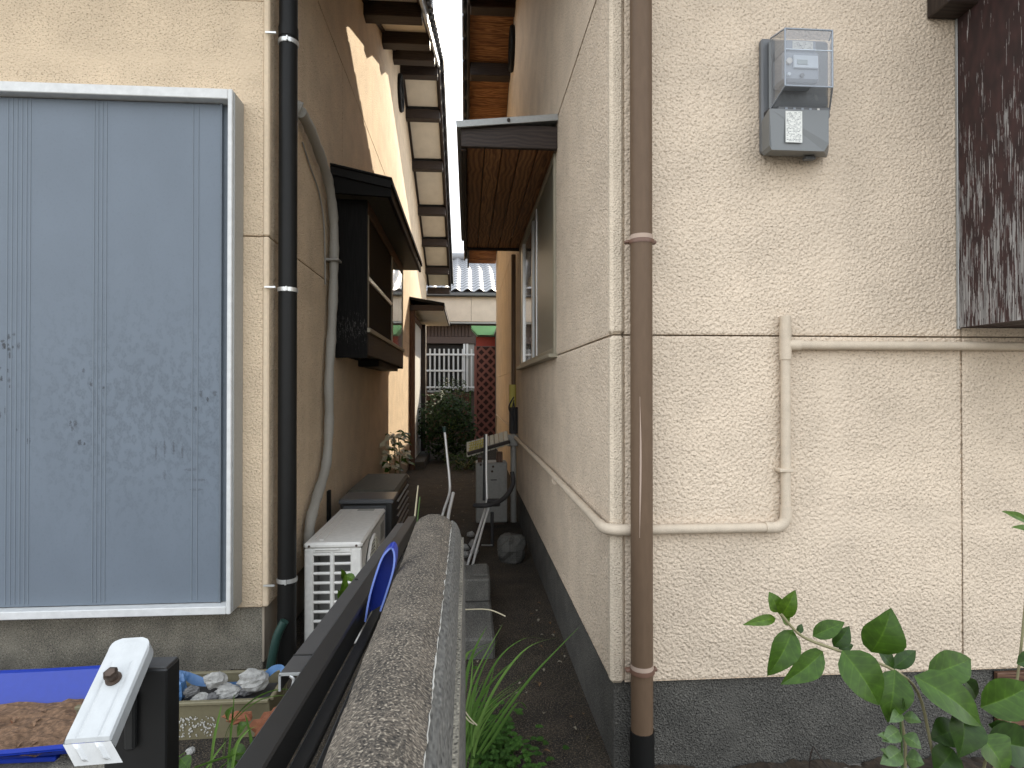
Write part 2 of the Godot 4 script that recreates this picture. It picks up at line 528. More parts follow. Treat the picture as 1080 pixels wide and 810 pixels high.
func make_materials():
	mat("stucco_right", Color(0.745, 0.62, 0.485), 0.92, {"tex": "stucco_c", "bump": "stucco_h", "cm": 0.35, "tri": Vector3(0.43, 0.5, 0.43)})
	mat("stucco_left", Color(0.74, 0.59, 0.42), 0.92, {"tex": "stucco_c", "bump": "stucco_h", "cm": 0.35, "tri": Vector3(0.43, 0.5, 0.43)})
	mat("trim_right", Color(0.73, 0.62, 0.485), 0.9, {"tex": "stucco_c", "bump": "stucco_h", "cm": 0.25, "tri": Vector3(0.6, 0.7, 0.6)})
	mat("trim_left", Color(0.73, 0.585, 0.415), 0.9, {"tex": "fine_c", "bump": "fine_h", "cm": 0.15, "tri": Vector3(2.2, 2.2, 2.2)})
	mat("groove", Color(0.30, 0.25, 0.19), 0.9)
	mat("concrete", Color(0.36, 0.335, 0.28), 0.93, {"tex": "conc_c", "bump": "conc_h", "cm": 0.35, "tri": Vector3(0.7, 0.7, 0.7)})
	mat("concrete_dark", Color(0.155, 0.15, 0.138), 0.93, {"tex": "conc_c", "bump": "conc_h", "cm": 0.7, "tri": Vector3(0.6, 0.6, 0.6)})
	mat("ground", Color(0.22, 0.19, 0.145), 0.9, {"tex": "agg_c", "bump": "agg_h", "cm": 0.8, "tri": Vector3(0.6, 0.6, 0.6)})
	mat("street", Color(0.30, 0.285, 0.26), 0.95, {"tex": "conc_c", "tri": Vector3(0.7, 0.7, 0.7)})
	mat("coping", Color(0.60, 0.575, 0.53), 0.95, {"tex": "agg_c", "bump": "agg_h", "cm": 0.5, "tri": Vector3(1.0, 1.0, 1.0)})
	mat("block", Color(0.19, 0.186, 0.175), 0.95, {"tex": "conc_c", "bump": "conc_h", "cm": 0.4, "tri": Vector3(0.9, 0.9, 0.25)})
	mat("mortar", Color(0.5, 0.48, 0.43), 0.95, {"tex": "fine_c", "bump": "fine_h", "cm": 0.2, "tri": Vector3(3, 3, 3)})
	mat("alu_white", Color(0.68, 0.68, 0.66), 0.45, {"spec": 0.5, "tex": "fine_c", "tri": Vector3(1.3, 1.3, 1.3)})
	mat("alu", Color(0.62, 0.62, 0.60), 0.38, {"metal": 0.7})
	mat("alu_olive", Color(0.30, 0.27, 0.20), 0.5, {"metal": 0.3})
	mat("shutter", Color(0.15, 0.178, 0.207), 0.55, {"tex": "shutter_c", "bump": "fine_h", "cm": 0.02})
	mat("shutter_plain", Color(0.136, 0.161, 0.187), 0.55, {"tex": "fine_c", "tri": Vector3(2, 2, 2)})
	mat("shutter_rib", Color(0.145, 0.172, 0.2), 0.55)
	mat("rubber", Color(0.035, 0.033, 0.033), 0.7)
	mat("black_pipe", Color(0.013, 0.0128, 0.012), 0.45, {"spec": 0.3, "tex": "fine_c", "tri": Vector3(1.5, 0.6, 1.5)})
	mat("brown_pipe", Color(0.145, 0.095, 0.06), 0.5, {"spec": 0.3, "tex": "fine_c", "tri": Vector3(3, 0.7, 3)})
	mat("brown_ring", Color(0.17, 0.09, 0.06), 0.5, {"tex": "fine_c", "tri": Vector3(5, 5, 5)})
	mat("cement_smear", Color(0.40, 0.30, 0.235), 0.9)
	mat("painted_pipe", Color(0.68, 0.575, 0.45), 0.75, {"tex": "stucco_c", "bump": "fine_h", "cm": 0.25, "tri": Vector3(2.5, 2.5, 2.5)})
	mat("hose_wrap", Color(0.36, 0.345, 0.305), 0.55, {"tex": "fine_c", "bump": "fine_h", "cm": 0.15, "tri": Vector3(4, 4, 4)})
	mat("dark_wood", Color(0.042, 0.027, 0.02), 0.62, {"tex": "wood_c", "bump": "wood_h", "cm": 0.08, "uv": Vector3(0.9, 2.2, 1)})
	mat("brown_wood", Color(0.16, 0.085, 0.05), 0.6, {"tex": "wood_c", "bump": "wood_h", "cm": 0.06, "uv": Vector3(0.9, 2.2, 1)})
	mat("cedar", Color(0.47, 0.235, 0.095), 0.6, {"tex": "wood_c", "bump": "wood_h", "cm": 0.05, "uv": Vector3(0.7, 1.7, 1)})
	mat("cedar_b", Color(0.40, 0.195, 0.078), 0.6, {"tex": "wood_c", "bump": "wood_h", "cm": 0.05, "uv": Vector3(0.55, 1.4, 1)})
	mat("soffit_white", Color(0.78, 0.72, 0.61), 0.8, {"tex": "fine_c", "tri": Vector3(0.3, 0.3, 0.3)})
	mat("peel", Color(0.75, 0.75, 0.75), 0.7, {"tex": "peel_c", "bump": "peel_h", "cm": 0.12})
	mat("black_board", Color(0.55, 0.52, 0.48), 0.65, {"spec": 0.25, "tex": "black_c"})
	mat("bay_black", Color(0.012, 0.0112, 0.0105), 0.55, {"spec": 0.25, "tex": "fine_c", "tri": Vector3(2, 2, 2)})
	mat("roof_tile", Color(0.22, 0.22, 0.225), 0.38, {"tex": "fine_c", "tri": Vector3(2, 2, 2)})
	mat("flashing", Color(0.42, 0.43, 0.42), 0.42, {"metal": 0.35, "tex": "fine_c", "tri": Vector3(3, 3, 3)})
	mat("screen", Color(0.05, 0.038, 0.027), 0.9, {"spec": 0.1})
	mat("glass", Color(0.75, 0.8, 0.78), 0.04, {"alpha": 0.14})
	mat("meter_glass", Color(0.30, 0.31, 0.33), 0.06, {"alpha": 0.34})
	mat("frosted", Color(0.155, 0.15, 0.115), 0.35, {"tex": "fine_c", "tri": Vector3(2, 2, 2)})
	mat("curtain", Color(0.55, 0.53, 0.47), 0.85)
	mat("inside", Color(0.018, 0.016, 0.014), 0.9)  # near-black colour painted in for the shade behind openings
	mat("meter_grey", Color(0.16, 0.168, 0.168), 0.42)
	mat("meter_plate", Color(0.13, 0.135, 0.14), 0.5)
	mat("meter_body", Color(0.29, 0.32, 0.36), 0.4)
	mat("meter_face", Color(0.60, 0.66, 0.72), 0.4)
	mat("label_print", Color(0.85, 0.85, 0.83), 0.6, {"tex": "label"})
	mat("lcd", Color(0.33, 0.38, 0.38), 0.3)
	mat("plastic_white", Color(0.72, 0.70, 0.65), 0.4, {"tex": "fine_c", "tri": Vector3(1.5, 1.5, 1.5)})
	mat("plastic_grey", Color(0.34, 0.33, 0.30), 0.5, {"tex": "fine_c", "tri": Vector3(2, 2, 2)})
	mat("cabinet_black", Color(0.028, 0.028, 0.027), 0.4, {"tex": "fine_c", "tri": Vector3(2, 2, 2)})
	mat("cabinet_top", Color(0.15, 0.145, 0.115), 0.55, {"tex": "conc_c", "tri": Vector3(2.2, 2.2, 2.2)})
	mat("cabinet_panel", Color(0.10, 0.105, 0.11), 0.3)
	mat("black_alu", Color(0.014, 0.0137, 0.0133), 0.42, {"tex": "fine_c", "tri": Vector3(1.4, 1.4, 1.4)})
	mat("grey_alu", Color(0.055, 0.053, 0.051), 0.45, {"tex": "fine_c", "tri": Vector3(1.4, 1.4, 1.4)})
	mat("blue_plastic", Color(0.01, 0.036, 0.33), 0.32, {"spec": 0.5, "tex": "fine_c", "tri": Vector3(1.7, 1.7, 1.7)})
	mat("blue_edge", Color(0.14, 0.2, 0.5), 0.5)
	mat("blue_film", Color(0.07, 0.16, 0.32), 0.35)
	mat("dirt", Color(0.42, 0.29, 0.21), 0.95, {"tex": "dirt_c", "tri": Vector3(3, 3, 3)})
	mat("soil", Color(0.075, 0.06, 0.045), 0.95, {"tex": "dirt_c", "tri": Vector3(2.2, 2.2, 2.2)})
	mat("planter", Color(0.19, 0.165, 0.095), 0.6, {"tex": "fine_c", "tri": Vector3(3, 3, 3)})
	mat("rock", Color(0.80, 0.80, 0.79), 0.9, {"tex": "conc_c", "bump": "conc_h", "cm": 0.3, "tri": Vector3(4, 4, 4)})
	mat("rock_dark", Color(0.30, 0.30, 0.31), 0.9, {"tex": "conc_c", "bump": "conc_h", "cm": 0.3, "tri": Vector3(4, 4, 4)})
	mat("terracotta", Color(0.42, 0.15, 0.07), 0.85, {"tex": "conc_c", "tri": Vector3(3, 3, 3)})
	mat("white_metal", Color(0.52, 0.53, 0.52), 0.4, {"tex": "fine_c", "tri": Vector3(2, 2, 2)})
	mat("coil", Color(0.2, 0.195, 0.18), 0.5, {"tex": "fine_c", "tri": Vector3(9, 9, 9)})
	mat("rust", Color(0.13, 0.085, 0.06), 0.7, {"tex": "conc_c", "tri": Vector3(9, 9, 9)})
	mat("chrome", Color(0.78, 0.77, 0.74), 0.3, {"metal": 0.35})
	mat("leaf", Color(0.072, 0.148, 0.016), 0.36, {"spec": 0.32, "tex": "leaf", "back": Color(0.10, 0.2, 0.03)})
	mat("leaf_dark", Color(0.04, 0.09, 0.012), 0.36, {"spec": 0.32, "tex": "leaf", "back": Color(0.06, 0.12, 0.02)})
	mat("leaf_pale", Color(0.12, 0.21, 0.06), 0.5, {"tex": "leaf", "back": Color(0.12, 0.2, 0.05)})
	mat("leaf_new", Color(0.11, 0.2, 0.02), 0.36, {"spec": 0.32, "tex": "leaf", "back": Color(0.14, 0.25, 0.04)})
	mat("leaf_cream", Color(0.62, 0.58, 0.42), 0.5, {"back": Color(0.3, 0.3, 0.15)})
	mat("grass", Color(0.058, 0.115, 0.02), 0.5, {"spec": 0.25, "back": Color(0.1, 0.2, 0.03)})
	mat("grass_light", Color(0.095, 0.165, 0.035), 0.5, {"spec": 0.25, "back": Color(0.12, 0.22, 0.04)})
	mat("grass_dry", Color(0.42, 0.37, 0.25), 0.7)
	mat("leaf_vc", Color(0.7, 0.7, 0.7), 0.65, {"vc": true, "spec": 0.25, "back": Color(0.12, 0.2, 0.04)})
	mat("stem", Color(0.20, 0.18, 0.09), 0.7)
	mat("far_band", Color(0.62, 0.52, 0.41), 0.85, {"tex": "fine_c", "tri": Vector3(0.2, 0.2, 0.2)})
	mat("far_brown", Color(0.10, 0.068, 0.055), 0.7, {"tex": "fine_c", "tri": Vector3(2, 2, 2)})
	mat("lattice", Color(0.27, 0.10, 0.075), 0.6)
	mat("lattice_back", Color(0.05, 0.02, 0.016), 0.8)
	mat("red_panel", Color(0.42, 0.05, 0.03), 0.5, {"tex": "fine_c", "tri": Vector3(2, 2, 2)})
	mat("green_panel", Color(0.20, 0.45, 0.20), 0.5)
	mat("white_bar", Color(0.74, 0.74, 0.72), 0.4)
	mat("door_white", Color(0.78, 0.77, 0.74), 0.4)
	mat("yellow_net", Color(0.50, 0.43, 0.10), 0.7)
	mat("ivory", Color(0.66, 0.63, 0.52), 0.6, {"tex": "fine_c", "tri": Vector3(5, 5, 5)})
	mat("teal", Color(0.015, 0.045, 0.036), 0.5)

# ---------------------------------------------------------------- the scene
func _ready():
	rng.seed = 20240611
	# camera
	var cam := Camera3D.new()
	cam.name = "camera"
	cam.fov = rad_to_deg(2.0 * atan(405.0 / FOCAL))
	cam.near = 0.02; cam.far = 400.0
	cam_basis = Basis(Vector3.UP, -atan(47.0 / FOCAL)) * Basis(Vector3.RIGHT, atan(5.0 / FOCAL))
	cam.transform = Transform3D(cam_basis, EYE)
	add_child(cam)
	cam.current = true
	# sky and sun
	var env := Environment.new()
	env.background_mode = Environment.BG_SKY
	var sky := Sky.new()
	var psm := ProceduralSkyMaterial.new()
	psm.sky_top_color = Color(0.80, 0.83, 0.87)
	psm.sky_horizon_color = Color(0.93, 0.93, 0.92)
	psm.sky_curve = 0.18
	psm.ground_bottom_color = Color(0.30, 0.28, 0.25)
	psm.ground_horizon_color = Color(0.60, 0.58, 0.55)
	psm.sun_angle_max = 25.0
	sky.sky_material = psm
	env.sky = sky
	env.background_energy_multiplier = 1.0
	env.tonemap_mode = Environment.TONE_MAPPER_LINEAR
	env.tonemap_exposure = 3.5
	env.sdfgi_enabled = true; env.ssao_enabled = true; env.ssil_enabled = true
	var we := WorldEnvironment.new()
	we.name = "environment"
	we.environment = env
	add_child(we)
	var sun := DirectionalLight3D.new()
	sun.name = "sun"
	sun.light_color = Color(1.0, 0.94, 0.84)
	sun.light_energy = 0.85
	sun.light_angular_distance = 0.5
	sun.shadow_enabled = true
	sun.look_at_from_position(Vector3.ZERO, Vector3(-1.0, -1.4, 2.2), Vector3.UP)
	add_child(sun)
	make_textures()
	make_materials()
	setting()
	right_house()
	left_house()
	far_house()
	block_wall()
	right_fittings()
	left_fittings()
	alley_things()
	foreground()
	plants()

func setting():
	var g := MB.new()
	g.quad(Vector3(-60, GROUND - 0.004, 60), Vector3(60, GROUND - 0.004, 60), Vector3(60, GROUND - 0.004, -60), Vector3(-60, GROUND - 0.004, -60))
	struct_mesh("street", g, mats.street)
	# alley paving: a slightly uneven sheet
	var p := MB.new()
	var nz := noise(70, 0.9, FastNoiseLite.TYPE_SIMPLEX_SMOOTH, 3)
	var x0 := -1.1; var x1 := 0.62; var z0 := 0.3; var z1 := -15.4
	var nx := 20; var nzc := 150
	var H := func(x: float, z: float) -> float: return GROUND + 0.012 + 0.012 * nz.get_noise_2d(x * 2.0, z)
	for i in nx:
		for j in nzc:
			var xa: float = lerp(x0, x1, float(i) / nx); var xb: float = lerp(x0, x1, float(i + 1) / nx)
			var za: float = lerp(z0, z1, float(j) / nzc); var zb: float = lerp(z0, z1, float(j + 1) / nzc)
			p.quad(Vector3(xa, H.call(xa, za), za), Vector3(xb, H.call(xb, za), za), Vector3(xb, H.call(xb, zb), zb), Vector3(xa, H.call(xa, zb), zb))
	struct_mesh("alley_path", p, mats.ground)
	# dark soil along the foot of the right house
	var b := MB.new()
	var nb := noise(71, 6.0, FastNoiseLite.TYPE_SIMPLEX_SMOOTH, 4)
	var HB := func(x: float, z: float) -> float: return GROUND + 0.01 + 0.03 * nb.get_noise_2d(x, z) + 0.012 * nb.get_noise_2d(x * 5.0, z * 5.0)
	for i in 160:
		for j in 60:
			var xa: float = 0.62 + 0.018 * i; var za: float = ZR - 0.01 + 0.021 * j
			b.quad(Vector3(xa, HB.call(xa, za), za), Vector3(xa, HB.call(xa, za + 0.021), za + 0.021), Vector3(xa + 0.018, HB.call(xa + 0.018, za + 0.021), za + 0.021), Vector3(xa + 0.018, HB.call(xa + 0.018, za), za))
	struct_mesh("soil", b, mats.soil)

func gable(zf: float, zb: float, zp: float, yp: float, slope: float, y0: float) -> Array:
	return [Vector2(zf, y0), Vector2(zf, yp - slope * abs(zf - zp)), Vector2(zp, yp), Vector2(zb, yp - slope * abs(zb - zp)), Vector2(zb, y0)]

func roof_of(h: Node3D, xa: float, xb: float, xs: float, zp: float, yp: float, sl: float, zf: float, zb: float, near_board: Material, far_board: Material):
	# slabs, barge boards and verge tiles; xa is the overhanging edge (towards the alley), xs the sign of the outward direction
	for side in [1.0, -1.0]:
		var ze: float = (zf + 0.55) if side > 0 else (zb - 0.55)
		var ye: float = yp - sl * abs(ze - zp)
		var a := Vector3((xa + xb) / 2, yp + 0.03, zp); var b := Vector3((xa + xb) / 2, ye + 0.03, ze)
		var th := 0.05
		var lift := Vector3(0, 0.095, 0)
		var m := MB.new()
		m.beam(a + lift, b + lift, abs(xb - xa), th)
		var rf := part(h, "roof", m, mats.roof_tile)
		part(h, "barge_board", bm(Vector3(xa, yp + 0.03, zp), Vector3(xa, ye + 0.03, ze), 0.028, 0.13, 0.004), near_board if side > 0 else far_board)
		# verge tiles, each overlapping the next one down the slope
		var n := int((b - a).length() / 0.27)
		var tm := MB.new()
		tm.box(Vector3.ZERO, Vector3(0.075, 0.035, 0.30), 0.008)
		tm.box(Vector3(xs * 0.042, -0.045, 0.02), Vector3(0.022, 0.11, 0.24), 0.006)
		var mesh := tm.mesh()
		var d := (b - a).normalized()
		var x := Vector3.RIGHT
		var y := d.cross(x).normalized()
		if y.y < 0:
			y = -y
		var bs := Basis(x, y, x.cross(y)) * Basis(Vector3.RIGHT, 0.09 * (1.0 if side > 0 else -1.0))
		for i in n:
			var q := Vector3(xa + xs * 0.02, yp + 0.16, zp) + (Vector3(0, ye - yp, ze - zp)) * ((i + 0.5) / n)
			share(rf, "verge_tile", mesh, mats.roof_tile, Transform3D(bs, q - rf.position - h.position))
	var rg := tb([Vector3(xa + xs * 0.03, yp + 0.2, zp), Vector3(xb, yp + 0.2, zp)], 0.09, 10)
	part(h, "ridge", rg, mats.roof_tile)

func vent_ring(h: Node3D, x: float, c: Vector2, r: float, xs: float):
	# round ornamental gable vent; c = (z, y)
	var ring := []
	for k in 21: ring.append(Vector3(x + xs * 0.02, c.y + r * sin(TAU * k / 20), c.x + r * cos(TAU * k / 20)))
	var v := part(h, "gable_vent", tb(ring, 0.03, 6, false), mats.bay_black)
	for k in 5:
		var o := (k - 2) * r * 0.38
		var w := sqrt(r * r - o * o)
		part(v, "vent_bar", bx(Vector3(x, c.y - w, c.x + o - 0.012), Vector3(x + xs * 0.03, c.y + w, c.x + o + 0.012)), mats.bay_black)
	part(v, "vent_bar", bx(Vector3(x, c.y - 0.02, c.x - r), Vector3(x + xs * 0.036, c.y + 0.02, c.x + r)), mats.bay_black)

func relief(parent: Node3D, x0: float, x1: float, y0: float, y1: float, z: float, depth: float, cell: float, m: Material, turn := Basis.IDENTITY):
	# a front panel of sprayed stucco, its grain modelled as real relief
	var n1 := noise(101, 1.0); var n2 := noise(102, 1.0); var n3 := noise(103, 1.0)
	var nx := int((x1 - x0) / cell); var ny := int((y1 - y0) / cell)
	var H := PackedFloat32Array(); H.resize((nx + 1) * (ny + 1))
	for j in ny + 1:
		var y: float = lerp(y0, y1, float(j) / ny)
		for i in nx + 1:
			var x: float = lerp(x0, x1, float(i) / nx)
			var edge: float = min(min(x - x0, x1 - x), min(y - y0, y1 - y))
			var p := n1.get_noise_2d(x * 58.0, y * 76.0); var q := n2.get_noise_2d(x * 110.0, y * 120.0); var w := n3.get_noise_2d(x * 1.3, y * 1.3)
			var k := 0.0022 * (sm(-0.55, 0.25, p) - 1.0) + 0.0014 * (q - 0.6) + 0.0012 * w
			H[j * (nx + 1) + i] = min(k, 0.0) - 0.003 * exp(-edge / 0.002)
	var v := PackedVector3Array(); var nn := PackedVector3Array(); var id := PackedInt32Array()
	v.resize(H.size()); nn.resize(H.size())
	var sx := (x1 - x0) / nx; var sy := (y1 - y0) / ny
	for j in ny + 1:
		for i in nx + 1:
			var k := j * (nx + 1) + i
			v[k] = Vector3(x0 + sx * i, y0 + sy * j, z + H[k])
			var l: int = k - (1 if i > 0 else 0); var r: int = k + (1 if i < nx else 0)
			var d: int = k - (nx + 1 if j > 0 else 0); var u: int = k + (nx + 1 if j < ny else 0)
			nn[k] = Vector3(-(H[r] - H[l]) / (2.0 * sx), -(H[u] - H[d]) / (2.0 * sy), 1.0).normalized()
	id.resize(nx * ny * 6)
	var o := 0
	for j in ny:
		for i in nx:
			var k := j * (nx + 1) + i
			id[o] = k; id[o + 1] = k + nx + 2; id[o + 2] = k + 1
			id[o + 3] = k; id[o + 4] = k + nx + 1; id[o + 5] = k + nx + 2
			o += 6
	# edges back to the wall
	var c := [Vector3(x0, y0, z - 0.0025), Vector3(x1, y0, z - 0.0025), Vector3(x1, y1, z - 0.0025), Vector3(x0, y1, z - 0.0025)]
	for q in 4:
		var a: Vector3 = c[q]; var b: Vector3 = c[(q + 1) % 4]; var bk := Vector3(0, 0, -depth + 0.0025)
		var base := v.size()
		var en := (b - a).cross(Vector3(0, 0, 1)).normalized()
		for p in [a, b, b + bk, a + bk]:
			v.append(p); nn.append(en)
		for t in [0, 1, 2, 0, 2, 3]: id.append(base + t)
	var arr := []
	arr.resize(Mesh.ARRAY_MAX)
	arr[Mesh.ARRAY_VERTEX] = v; arr[Mesh.ARRAY_NORMAL] = nn; arr[Mesh.ARRAY_INDEX] = id
	var me := ArrayMesh.new()
	me.add_surface_from_arrays(Mesh.PRIMITIVE_TRIANGLES, arr)
	share(parent, "stucco_panel", me, m, Transform3D(turn, Vector3.ZERO))

func right_house():
	var h := thing("house", "cream stucco house with brown downspout, electricity meter and wooden window hood", "house", Vector3(3.5, 0, -6))
	var XB := 7.5
	var zp := -6.25; var yp := 5.38; var sl := 0.44
	# body behind the stucco panels
	var core := MB.new()
	var poly := gable(ZR - 0.03, ZRB + 0.03, zp, yp - 0.01, sl, 0.1)
	core.prism_x(poly, XR + 0.03, XB)
	part(h, "wall_core", core, mats.groove)
	part(h, "foundation", bx(Vector3(XR + 0.012, -0.1, ZR - 0.016), Vector3(XB, 0.374, ZRB + 0.02), 0.004), mats.concrete_dark)
	var s: Material = mats.stucco_right
	# front panels
	var g := 0.0025
	for r in [[0.378, 1.565 - g], [1.565 + g, 3.0]]:
		relief(h, XR + 0.047, 1.762 - g, r[0], r[1], ZR, 0.03, 0.004, s)
		relief(h, 1.762 + g, 2.3, r[0], r[1], ZR, 0.03, 0.004, s)
		part(h, "stucco_panel", bx(Vector3(2.301, r[0], ZR - 0.03), Vector3(XB, r[1], ZR - 0.002), 0.003), s)
	part(h, "stucco_panel", bx(Vector3(XR + 0.047, 3.001, ZR - 0.03), Vector3(XB, 3.5, ZR - 0.002), 0.003), s)
	for r in [[0.378, 1.565 - g], [1.565 + g, 3.5]]:
		part(h, "corner_trim", bx(Vector3(XR - 0.003, r[0] - (0.004 if r[0] < 1 else 0.0), ZR - 0.046), Vector3(XR + 0.0465, r[1], ZR + 0.0025), 0.011), mats.trim_right)
	# alley panels
	var lo := MB.new()
	var facing_left := Basis(Vector3(0, 0, 1), Vector3.UP, Vector3(-1, 0, 0))
	relief(h, -5.5, ZR - 0.046, 0.378, 1.565 - g, -XR, 0.03, 0.0065, s, facing_left)
	relief(h, -3.34, ZR - 0.046, 1.565 + g, 2.87 - g, -XR, 0.03, 0.0055, s, facing_left)
	lo.prism_x([Vector2(-5.501, 0.378), Vector2(-5.501, 1.565 - g), Vector2(ZRB, 1.565 - g), Vector2(ZRB, 0.378)], XR + 0.002, XR + 0.03)
	part(h, "stucco_panel", lo, s)
	var mid := MB.new()
	mid.prism_x([Vector2(-3.341, 2.7), Vector2(-3.341, 2.87 - g), Vector2(ZRB, 2.87 - g), Vector2(ZRB, 1.565 + g), Vector2(-5.52, 1.565 + g), Vector2(-5.52, 2.7)], XR + 0.002, XR + 0.03)
	part(h, "stucco_panel", mid, s)
	var up := MB.new()
	up.prism_x([Vector2(ZR - 0.046, 2.87 + g), Vector2(ZR - 0.046, yp - sl * abs(ZR - 0.046 - zp)), Vector2(zp, yp), Vector2(ZRB, yp - sl * abs(ZRB - zp)), Vector2(ZRB, 2.87 + g)], XR, XR + 0.03)
	part(h, "stucco_panel", up, s)
	# back wall
	part(h, "stucco_panel", bx(Vector3(XR + 0.032, 0.378, ZRB - 0.002), Vector3(XB, 3.5, ZRB + 0.028)), s)
	# roof
	var xo := 0.012
	roof_of(h, xo, XB + 0.5, -1.0, zp, yp, sl, ZR, ZRB + 0.42, mats.dark_wood, mats.dark_wood)
	# eaves: purlin ends and cedar soffit boards between
	for z in [-2.2, -3.2, -4.2, -5.25, -6.25, -6.98, -8.3, -9.4]:
		var y: float = yp - sl * abs(z - zp)
		part(h, "purlin", bx(Vector3(xo + 0.016, y - 0.10, z - 0.075), Vector3(XR + 0.02, y + 0.05, z + 0.075), 0.006), mats.dark_wood)
	for side in [1.0, -1.0]:
		var n := 34
		var zend: float = (ZR + 0.5) if side > 0 else (ZRB - 0.12)
		for i in n:
			var za: float = lerp(zp, zend, float(i) / n); var zb: float = lerp(zp, zend, float(i + 1) / n)
			za += -side * -0.002; zb += -side * 0.002
			var ya: float = yp - sl * abs(za - zp) + 0.055; var yb: float = yp - sl * abs(zb - zp) + 0.055
			var m := MB.new()
			var o := Vector2(rng.randf() * 4.0, rng.randf() * 4.0)
			m.box(Vector3((xo + XR) / 2, (ya + yb) / 2, (za + zb) / 2), Vector3(XR - xo, 0.012, Vector2(zb - za, yb - ya).length()), 0.002, Basis(Vector3.RIGHT, atan(-(yb - ya) / (zb - za))), o)
			part(h, "soffit_board", m, mats.cedar if i % 3 else mats.cedar_b)
	vent_ring(h, XR, Vector2(-6.42, 5.0), 0.2, -1.0)
	# alley window: frame, panes, sill
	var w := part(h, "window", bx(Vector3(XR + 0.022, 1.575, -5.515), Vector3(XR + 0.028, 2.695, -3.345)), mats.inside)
	var fx0 := XR - 0.012; var fx1 := XR + 0.02
	part(w, "frame", bx(Vector3(fx0, 1.575, -3.385), Vector3(fx1, 2.695, -3.345), 0.003), mats.alu_olive)
	part(w, "frame", bx(Vector3(fx0, 1.575, -5.515), Vector3(fx1, 2.695, -5.475), 0.003), mats.alu_olive)
	part(w, "frame", bx(Vector3(fx0, 2.655, -5.474), Vector3(fx1, 2.695, -3.386), 0.003), mats.alu_olive)
	part(w, "frame", bx(Vector3(fx0, 1.575, -5.474), Vector3(fx1, 1.61, -3.386), 0.003), mats.alu_olive)
	part(w, "sill", bx(Vector3(XR - 0.045, 1.552, -5.55), Vector3(fx1, 1.574, -3.31), 0.003), mats.alu_olive)
	part(w, "stile", bx(Vector3(XR - 0.008, 1.611, -4.30), Vector3(XR + 0.012, 2.654, -4.26), 0.002), mats.alu)
	part(w, "stile", bx(Vector3(XR - 0.002, 1.611, -4.62), Vector3(XR + 0.018, 2.654, -4.56), 0.002), mats.alu)
	part(w, "stile", bx(Vector3(XR - 0.008, 1.611, -5.45), Vector3(XR + 0.012, 2.654, -5.30), 0.002), mats.alu)
	part(w, "pane", bx(Vector3(XR, 1.611, -4.26), Vector3(XR + 0.005, 2.654, -3.386)), mats.frosted)
	part(w, "pane", bx(Vector3(XR + 0.006, 1.611, -5.30), Vector3(XR + 0.010, 2.654, -4.62)), mats.glass)
	part(w, "curtain", bx(Vector3(XR + 0.016, 1.62, -5.3), Vector3(XR + 0.019, 2.65, -4.95)), mats.curtain)
	# hood over the window
	var hz0 := -3.28; var hz1 := -5.76; var hx := -0.036
	var hood := part(h, "window_hood", bx(Vector3(hx, 2.69, hz0 - 0.03), Vector3(XR, 2.815, hz0), 0.003), mats.dark_wood)
	part(hood, "fascia", bx(Vector3(hx, 2.69, hz1), Vector3(XR, 2.815, hz1 + 0.03), 0.003), mats.dark_wood)
	part(hood, "fascia", bx(Vector3(hx, 2.68, hz1 + 0.031), Vector3(hx + 0.03, 2.805, hz0 - 0.031), 0.003), mats.dark_wood)
	var nb := 5
	for i in nb:
		var xa: float = lerp(hx + 0.032, XR - 0.002, float(i) / nb); var xb: float = lerp(hx + 0.032, XR - 0.002, float(i + 1) / nb)
		part(hood, "soffit_plank", bx(Vector3(xa + 0.003, 2.712, hz1 + 0.031), Vector3(xb - 0.003, 2.724, hz0 - 0.031), 0.0015), mats.cedar if i % 2 else mats.cedar_b)
	var sheet := MB.new()
	sheet.prism_z([Vector2(hx - 0.025, 2.81), Vector2(XR, 2.87), Vector2(XR, 2.85), Vector2(hx - 0.02, 2.786)], hz1 - 0.03, hz0 + 0.022)
	part(hood, "roof_sheet", sheet, mats.flashing)
	part(hood, "flashing", bm(Vector3(hx - 0.025, 2.797, hz0 + 0.028), Vector3(XR, 2.853, hz0 + 0.028), 0.006, 0.036, 0.002), mats.flashing)
	part(hood, "screw", tb([Vector3(0.22, 2.825, hz0 + 0.02), Vector3(0.22, 2.825, hz0 + 0.042)], 0.009, 8), mats.dark_wood)
	# shutter box bay on the front, with peeling boards
	var bay := MB.new()
	var z1 := -1.55
	bay.quad(Vector3(1.742, 1.597, ZR + 0.001), Vector3(1.742, 1.597, z1), Vector3(1.742, 2.76, z1), Vector3(1.742, 2.76, ZR + 0.001), Vector2(0, 1), Vector2(1.0, 1), Vector2(1.0, 0), Vector2(0, 0))
	bay.quad(Vector3(1.742, 1.597, z1), Vector3(2.7, 1.597, z1), Vector3(2.7, 2.76, z1), Vector3(1.742, 2.76, z1), Vector2(0, 1), Vector2(1, 1), Vector2(1, 0), Vector2(0, 0))
	bay.quad(Vector3(1.742, 1.597, ZR + 0.001), Vector3(2.7, 1.597, ZR + 0.001), Vector3(2.7, 1.597, z1), Vector3(1.742, 1.597, z1), Vector2(0, 0.1), Vector2(1, 0.1), Vector2(1, 0), Vector2(0, 0))
	var b := part(h, "shutter_box", bay, mats.peel, "dark maroon boards with flaking paint showing grey wood")
	part(b, "edge_strip", bx(Vector3(1.7405, 1.592, ZR + 0.0012), Vector3(1.748, 2.74, ZR + 0.012), 0.001), mats.flashing)
	part(b, "top_beam", bx(Vector3(1.635, 2.70, ZR + 0.001), Vector3(2.8, 2.86, ZR + 0.10), 0.004), mats.dark_wood)
